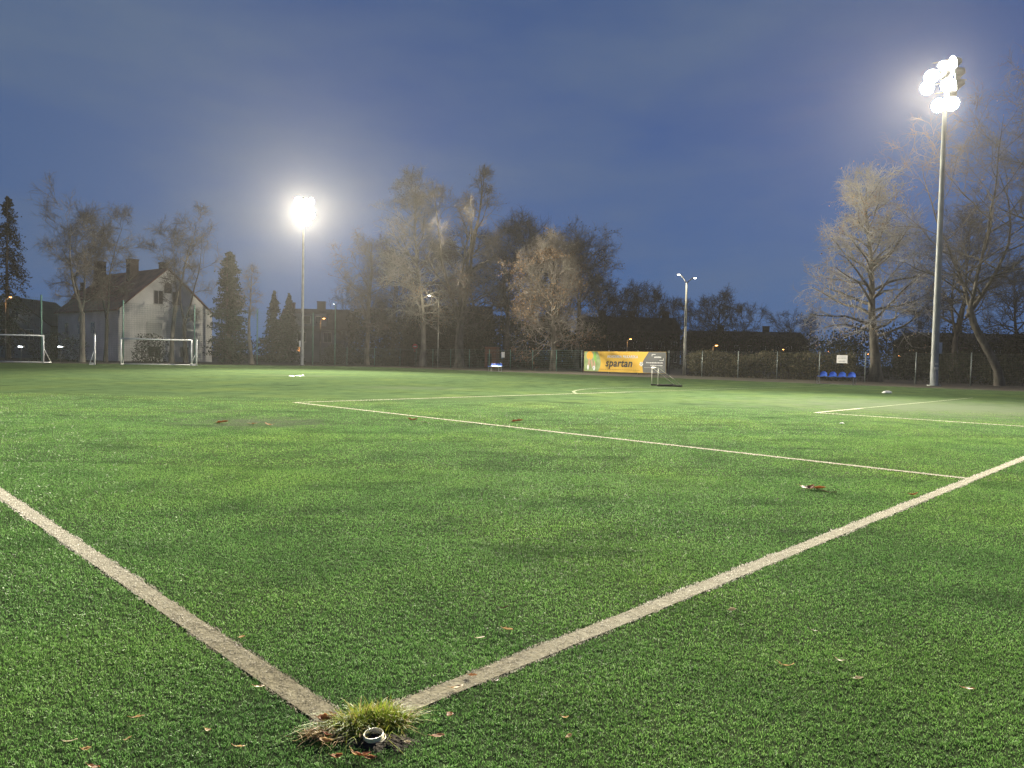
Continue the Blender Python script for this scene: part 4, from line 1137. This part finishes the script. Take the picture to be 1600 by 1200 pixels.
# round red sign
x,y = at(648,102); rs = empty('road_sign',(x,y,-.03),0,'round red and white road sign on a post under the tall pale tree','sign')
red = mat('red_sign',(0.50,0.03,0.03),.4); zc = height(648,541,102)
MB().bar((0,0,0),(0,0,zc+.3),.03,.03,8).build('post',fence_grey,rs,True)
MB().prism(blob(0,zc,.36,.36,-.035,0,24),(0,-.02,0)).build('sign_face',red,rs)
MB().prism([(-.22,-.057,zc-.07),(.22,-.057,zc-.07),(.22,-.057,zc+.07),(-.22,-.057,zc+.07)],(0,-.006,0)).build('sign_bar',paper,rs)
MB().box(-.16,.16,-.05,-.032,zc-.75,zc-.45).build('lower_plate',red,rs)

# ------------------------------------------------------------------ things lying on the turf
def leaf_mesh(seed,L_,W_,curl,fold,M,name='fallen_leaf'):
    r = random.Random(seed); n,mw = 9,5; vs = []; fs = []
    for i in range(n):
        t = i/(n-1); w = W_*(math.sin(math.pi*min(1,t*.93+.03))**.75)*(1+.18*math.sin(t*17+seed))
        for j in range(mw):
            s_ = -1+2*j/(mw-1)
            z = curl*L_*(t-.5)**2*2.2 + abs(s_)**1.4*fold*w + .02*L_*math.sin(t*9+s_*3+seed)
            vs.append((L_*(t-.5)+.04*L_*math.sin(seed+s_*2), s_*w/2*(1-.25*fold), z))
    for i in range(n-1):
        for j in range(mw-1): fs.append((i*mw+j,i*mw+j+1,(i+1)*mw+j+1,(i+1)*mw+j))
    zmin = min(q[2] for q in vs); vs = [(x,y,z-zmin) for x,y,z in vs]
    b = MB(); k = len(vs)
    b.add(vs+[(x,y,z+.0012) for x,y,z in vs],[tuple(reversed(f)) for f in fs]+[tuple(i+k for i in f) for f in fs])
    p = vs[mw//2]; b.bar((p[0],p[1],p[2]+.001),(p[0]-L_*.25,p[1]+L_*.06,p[2]+.006),.0011,.0009,5)
    return b
def leaf_mat(name,c1,c2):
    M = mat(name,c1,.6,c2,40,4); nt = M.node_tree; b = nt.nodes['Principled BSDF']
    tr = nt.nodes.new('ShaderNodeBsdfTranslucent'); src = b.inputs['Base Color'].links[0].from_socket
    nt.links.new(src,tr.inputs['Color']); mx = nt.nodes.new('ShaderNodeMixShader'); mx.inputs[0].default_value = .45
    nt.links.new(b.outputs[0],mx.inputs[1]); nt.links.new(tr.outputs[0],mx.inputs[2]); nt.links.new(mx.outputs[0],nt.nodes['Material Output'].inputs['Surface'])
    return M
lf = {'brown':leaf_mat('brown_leaf',(0.20,0.095,0.045),(0.32,0.17,0.08)), 'tan':leaf_mat('tan_leaf',(0.34,0.23,0.115),(0.46,0.33,0.18)),
      'dark':leaf_mat('dark_leaf',(0.05,0.035,0.022),(0.09,0.06,0.035)), 'grey':leaf_mat('grey_leaf',(0.32,0.27,0.18),(0.44,0.38,0.28)),
      'red':leaf_mat('reddish_leaf',(0.20,0.085,0.05),(0.29,0.14,0.085))}
LEAVES = [ # px,py,len px,width ratio,rot,kind,label
 (1260,763,17,.6,.2,'red','large crumpled reddish leaf inside the penalty area, left of its twin'),
 (1277,763,16,.55,-.3,'brown','large crumpled brown leaf inside the penalty area, right of its twin'),
 (1290,768,22,.08,-.1,'dark','thin dark twig leaf right of the two crumpled leaves'),
 (645,656,10,.5,.1,'red','reddish leaf beside the penalty area line on the left'),
 (664,660,9,.4,.5,'dark','dark leaf nearly touching the penalty area line'),
 (808,658,14,.5,0,'red','flat reddish leaf inside the penalty area near the line'),
 (421,664,9,.6,.3,'brown','brown leaf on the dark wet patch at the left, right one'),
 (347,660,13,.5,.0,'brown','brown leaf on the dark wet patch at the left, left one'),
 (395,662,9,.5,.6,'brown','brown leaf on the dark wet patch at the left, middle one'),
 (1427,773,10,.45,.1,'brown','small brown leaf on the goal line near the penalty area corner'),
 (405,1072,15,.4,-.1,'tan','bright tan leaf on the touch line above the tuft'),
 (378,995,9,.6,.9,'tan','small upright tan leaf at the inner edge of the touch line'),
 (372,1008,10,.4,.3,'dark','small dark leaf lying on the touch line'),
 (793,983,15,.45,-.3,'tan','tan leaf on the turf above the goal line, upper one'),
 (751,996,13,.4,.4,'grey','pale leaf on the turf above the goal line, lower one'),
 (785,950,14,.2,.2,'dark','dark thin leaf on the turf higher above the goal line'),
 (715,1073,18,.4,.2,'tan','bright folded tan leaf on the goal line near the tuft'),
 (738,1055,13,.45,-.2,'brown','curled brown leaf on the goal line just above the bright folded leaf'),
 (775,1063,8,.5,.4,'dark','tiny dark leaf at the outer edge of the goal line'),
 (703,1117,13,.75,1.0,'brown','broad brown leaf on the turf below the goal line'),
 (684,1149,20,.4,.5,'brown','long brown folded leaf on the turf right of the tuft'),
 (883,1121,8,.4,0,'tan','small tan leaf on the dark turf right of the tuft, upper one'),
 (889,1149,8,.55,.8,'tan','small tan leaf on the dark turf right of the tuft, lower one'),
 (1144,953,12,.6,.2,'grey','pale crumpled leaf on the turf under the middle of the goal line'),
 (1312,1031,13,.3,-.5,'grey','slim pale leaf on the right turf, upper one'),
 (1341,1060,16,.45,.2,'grey','pale folded leaf on the right turf just below the slim one'),
 (1514,1075,16,.35,-.2,'tan','bright tan leaf at the lower right'),
 (1228,1040,22,.09,.05,'tan','yellow grass stalk on the right turf'),
 (1273,985,14,.2,-.2,'dark','thin dark leaf on the right turf'),
 (215,1120,18,.25,.2,'tan','slim curved tan leaf on the turf left of the tuft'),
 (325,1140,11,.6,-.3,'tan','small rounded tan leaf left of the tuft'),
 (374,1166,16,.25,0,'tan','slim tan leaf left of the tuft, nearest it'),
 (110,1157,18,.18,.2,'grey','slim grey leaf at the lower left'),
 (135,1171,9,.75,.3,'tan','round tan leaf at the lower left'),
 (146,1197,20,.35,-.1,'brown','brown leaf cut by the bottom edge at the lower left'),
 (201,1153,10,.25,1.1,'tan','tiny yellow leaf at the lower left'),
]
for i,(px,py,lp,wr,rt,kd,lab) in enumerate(LEAVES):
    q = ground(px,py,.016); dist = q[1]; L_ = max(.025,lp*1.1*dist/F_PX)
    if py < 790: L_ = min(L_*1.3,.22)
    b = leaf_mesh(i*3+1,L_,L_*wr,.12 if i%3 else .4,.30 if i%2 else .1,lf[kd])
    o = b.build('fallen_leaf',lf[kd],None,True,(q[0],q[1],.014),rt)
    o.rotation_euler = (random.Random(i).uniform(-.2,.2),random.Random(i+50).uniform(-.15,.15),rt)
    tag(o,lab,'leaf','fallen leaves on the turf')
# small pale debris
whitebag = mat('white_plastic',(0.72,0.72,0.68),.5)
def lump(px,py,w,h,label,seed):
    r = random.Random(seed); q = ground(px,py)
    b = MB(); n = 12; rings = [(1,.0),(.96,.35),(.7,.75),(.35,1.0),(.02,1.05)]; vs=[]
    for (rr,zz) in rings:
        for i in range(n):
            t = 2*math.pi*i/n; k = 1+.25*math.sin(3*t+seed)+r.uniform(-.1,.1)
            vs.append((w/2*rr*k*math.cos(t), w*.3*rr*k*math.sin(t), .015+h*zz*(1+r.uniform(-.2,.2))))
    fs = [(k*n+i,k*n+(i+1)%n,(k+1)*n+(i+1)%n,(k+1)*n+i) for k in range(len(rings)-1) for i in range(n)]
    b.add(vs,fs); tag(b.build('plastic_scrap',whitebag,None,True,(q[0],q[1],-.012)),label,'litter','white scraps on the pitch')
lump(1386,614,.42,.09,'white crumpled scrap on the turf below the right mast',1)
lump(468,587.5,.5,.035,'white flat scrap in the dark patch below the left mast',2)
lump(456,588,.32,.03,'thin white scrap just left of the flat scrap below the left mast',5)
lump(1315,662,.10,.02,'tiny white scrap between penalty and goal area lines',3)

# ------------------------------------------------------------------ corner: soil, tuft, socket
soil_m = mat('damp_soil',(0.018,0.014,0.010),.95,(0.045,0.034,0.022),30,6,bump=.9,bscale=60)
b = MB(); n = 40; vs = [(soil_c[0],soil_c[1],.012)]
rr_ = random.Random(4)
for ring,(k,z) in enumerate(((.5,.011),(1.12,-.006))):
    for i in range(n):
        t = 2*math.pi*i/n; q = k*(1+.08*math.sin(3*t)+.06*math.sin(7*t+1)+rr_.uniform(-.04,.04))
        vs.append((soil_c[0]+.13*q*math.cos(t),soil_c[1]+.062*q*math.sin(t),z+rr_.uniform(-.002,.004)))
fs = [(0,1+i,1+(i+1)%n) for i in range(n)]+[(1+i,1+n+i,1+n+(i+1)%n,1+(i+1)%n) for i in range(n)]
b.add(vs,fs); tag(b.build('soil',soil_m,None,True),kind='structure')
# tuft
def tuft():
    c = ground(572,1143)[:2]
    root = empty('grass_tuft',(c[0],c[1],0),0,'overgrown yellow green grass tuft growing at the pitch corner','grass tuft')
    r = np.random.default_rng(21)
    cl = [(-.095,.005,90,.6),(-.075,.045,240,.8),(-.030,.020,330,.9),(-.02,.075,300,1.1),(.035,.045,340,1.0),(.045,.085,260,1.15),(.085,.055,260,.9),(.105,.085,150,.75),(.015,.000,160,.7),(-.11,.035,110,.55)]
    Ps_,ds_,hs_ = [],[],[]
    for (cx_,cy_,m,hk) in cl:
        ln_ = r.normal(0,1,2)*np.array([.022,.018])
        p = r.normal(0,1,(m,2))*np.array([.024,.018])+np.array([cx_,cy_])
        d_ = ln_ + (p-np.array([cx_,cy_]))*1.1 + r.normal(0,1,(m,2))*np.array([.026,.024])
        big = r.random(m) < .12
        d_[big] *= 1.9
        Ps_.append(p); ds_.append(d_); hs_.append((.020+.046*r.random(m))*hk)
    P = np.concatenate(Ps_); d = np.concatenate(ds_); h = np.concatenate(hs_); n = len(P)
    a = r.uniform(0,2*math.pi,n)
    S_ = 5; Pl = np.zeros((n,S_,3))
    for k in range(S_):
        t = k/(S_-1)
        Pl[:,k,:2] = P+d*(t**1.5); Pl[:,k,2] = h*(t-.32*t**3*np.linalg.norm(d,axis=1)/.05)
    Pl[:,:,2] = np.maximum(Pl[:,:,2],.003)
    wd = np.stack([np.cos(a),np.sin(a),np.zeros(n)],1)*.0017
    wk = np.array([1,1,.85,.6,.08])
    Vv = np.stack([Pl-wd[:,None,:]*wk[None,:,None],Pl+wd[:,None,:]*wk[None,:,None]],2)   # n,S,2,3
    idx = np.arange(n*S_*2).reshape(n,S_,2)
    Fq = np.stack([idx[:,:-1,0],idx[:,:-1,1],idx[:,1:,1],idx[:,1:,0]],-1).reshape(-1,4)
    M = leafy('tuft_grass',[(0,(0.06,0.10,0.012)),(.45,(0.13,0.19,0.018)),(.75,(0.21,0.24,0.032)),(.9,(0.30,0.25,0.075)),(1,(0.34,0.24,0.12))],.5,.35)
    np_mesh('blades',Vv.reshape(-1,3),Fq.ravel(),np.full(len(Fq),4),M,root)
    # dry straw hanging out of the left side
    m = 150; P = np.stack([r.normal(-.13,.035,m),r.normal(-.035,.022,m),np.full(m,.008)],1)
    d = np.stack([r.normal(-.3,.8,m),r.normal(-.5,.7,m),np.abs(r.normal(.15,.25,m))],1); d /= np.linalg.norm(d,axis=1,keepdims=True)
    Ps = grow(r,P,d,r.uniform(.025,.07,m),4,.2,-.12); Ps[:,:,2] = np.maximum(Ps[:,:,2],.008)
    v,f = tubes(Ps,np.full((m,4),.0014)*np.linspace(1,.4,4)[None,:],3)
    np_mesh('straw',v,f.ravel(),np.full(len(f),4),leafy('straw',[(0,(0.16,0.10,0.05)),(.5,(0.34,0.24,0.12)),(1,(0.55,0.45,0.28))],.6,.2),root)
tuft()
# socket
pvc = mat('ivory_pvc',(0.46,0.43,0.31),.45,(0.60,0.56,0.42),30,3,spec=.5); hole_shade = mat('painted_hole_shade',(0.008,0.007,0.006),.9)
q = ground(584,1158)
root = empty('corner_flag_socket',(q[0],q[1],0),0,'ivory plastic corner flag socket ring in the soil beside the grass tuft','socket')
root.rotation_euler = (R(3),R(-4),.3)
MB().lathe([(.0330,.004),(.0330,.024),(.0318,.027),(.0300,.027),(.0292,.024),(.0292,-.02)],28).build('inner_pipe',pvc,root,True)
MB().lathe([(.039,.000),(.0400,.009),(.0390,.012),(.0360,.012),(.0352,.006)],28).build('outer_flange',pvc,root,True)
MB().lathe([(.0284,.006),(.0005,.005)],28).build('hole_shade_disc',hole_shade,root,True)  # near-black disc just above the ground, paints the shade inside the pipe
# leaves and pebbles round the tuft
CL = [(506,1124,17,.8,.4,'brown','broad brown leaf at the upper left side of the tuft'),(520,1119,13,.7,-.4,'red','reddish leaf tucked behind the upper left of the tuft'),
      (508,1158,16,.5,.1,'tan','tan leaf at the far left end of the tuft'),(497,1146,11,.8,.9,'grey','greyish round leaf left of the tuft'),
      (525,1182,16,.5,.7,'brown','brown leaf in front of the left half of the tuft'),(567,1180,20,.45,.5,'red','reddish curled leaf in front of the socket'),
      (577,1184,18,.4,.1,'brown','brown leaf in front of the socket nearest the bottom edge'),(553,1178,14,.4,-.5,'tan','tan leaf between straw and socket'),
      (636,1160,9,.5,.3,'grey','small grey leaf on the soil right of the socket'),(510,1148,12,.6,-.2,'red','small reddish leaf among straw left of the tuft')]
for i,(px,py,lp,wr,rt,kd,lab) in enumerate(CL):
    q = ground(px,py,.015); L_ = lp*1.25*q[1]/F_PX
    o = leaf_mesh(200+i,L_,L_*wr,.4,.3,lf[kd]).build('fallen_leaf',lf[kd],None,True,(q[0],q[1],.013),rt)
    o.rotation_euler = (.25*(-1)**i,.2,rt); tag(o,lab,'leaf','dead leaves around the tuft')

# ------------------------------------------------------------------ haze
b = MB(); b.box(-420,420,-60,620,-1.03,34)
hz = bpy.data.materials.new('thin_mist'); hz.use_nodes = True
nt = hz.node_tree; nt.nodes.remove(nt.nodes['Principled BSDF'])
pv = nt.nodes.new('ShaderNodeVolumePrincipled')
pv.inputs['Color'].default_value = (1,.97,.92,1); pv.inputs['Density'].default_value = 0.000075; pv.inputs['Anisotropy'].default_value = 0.55
nt.links.new(pv.outputs[0],nt.nodes['Material Output'].inputs['Volume'])
tag(b.build('haze',hz),'thin evening mist over the pitch','haze',kind='stuff')
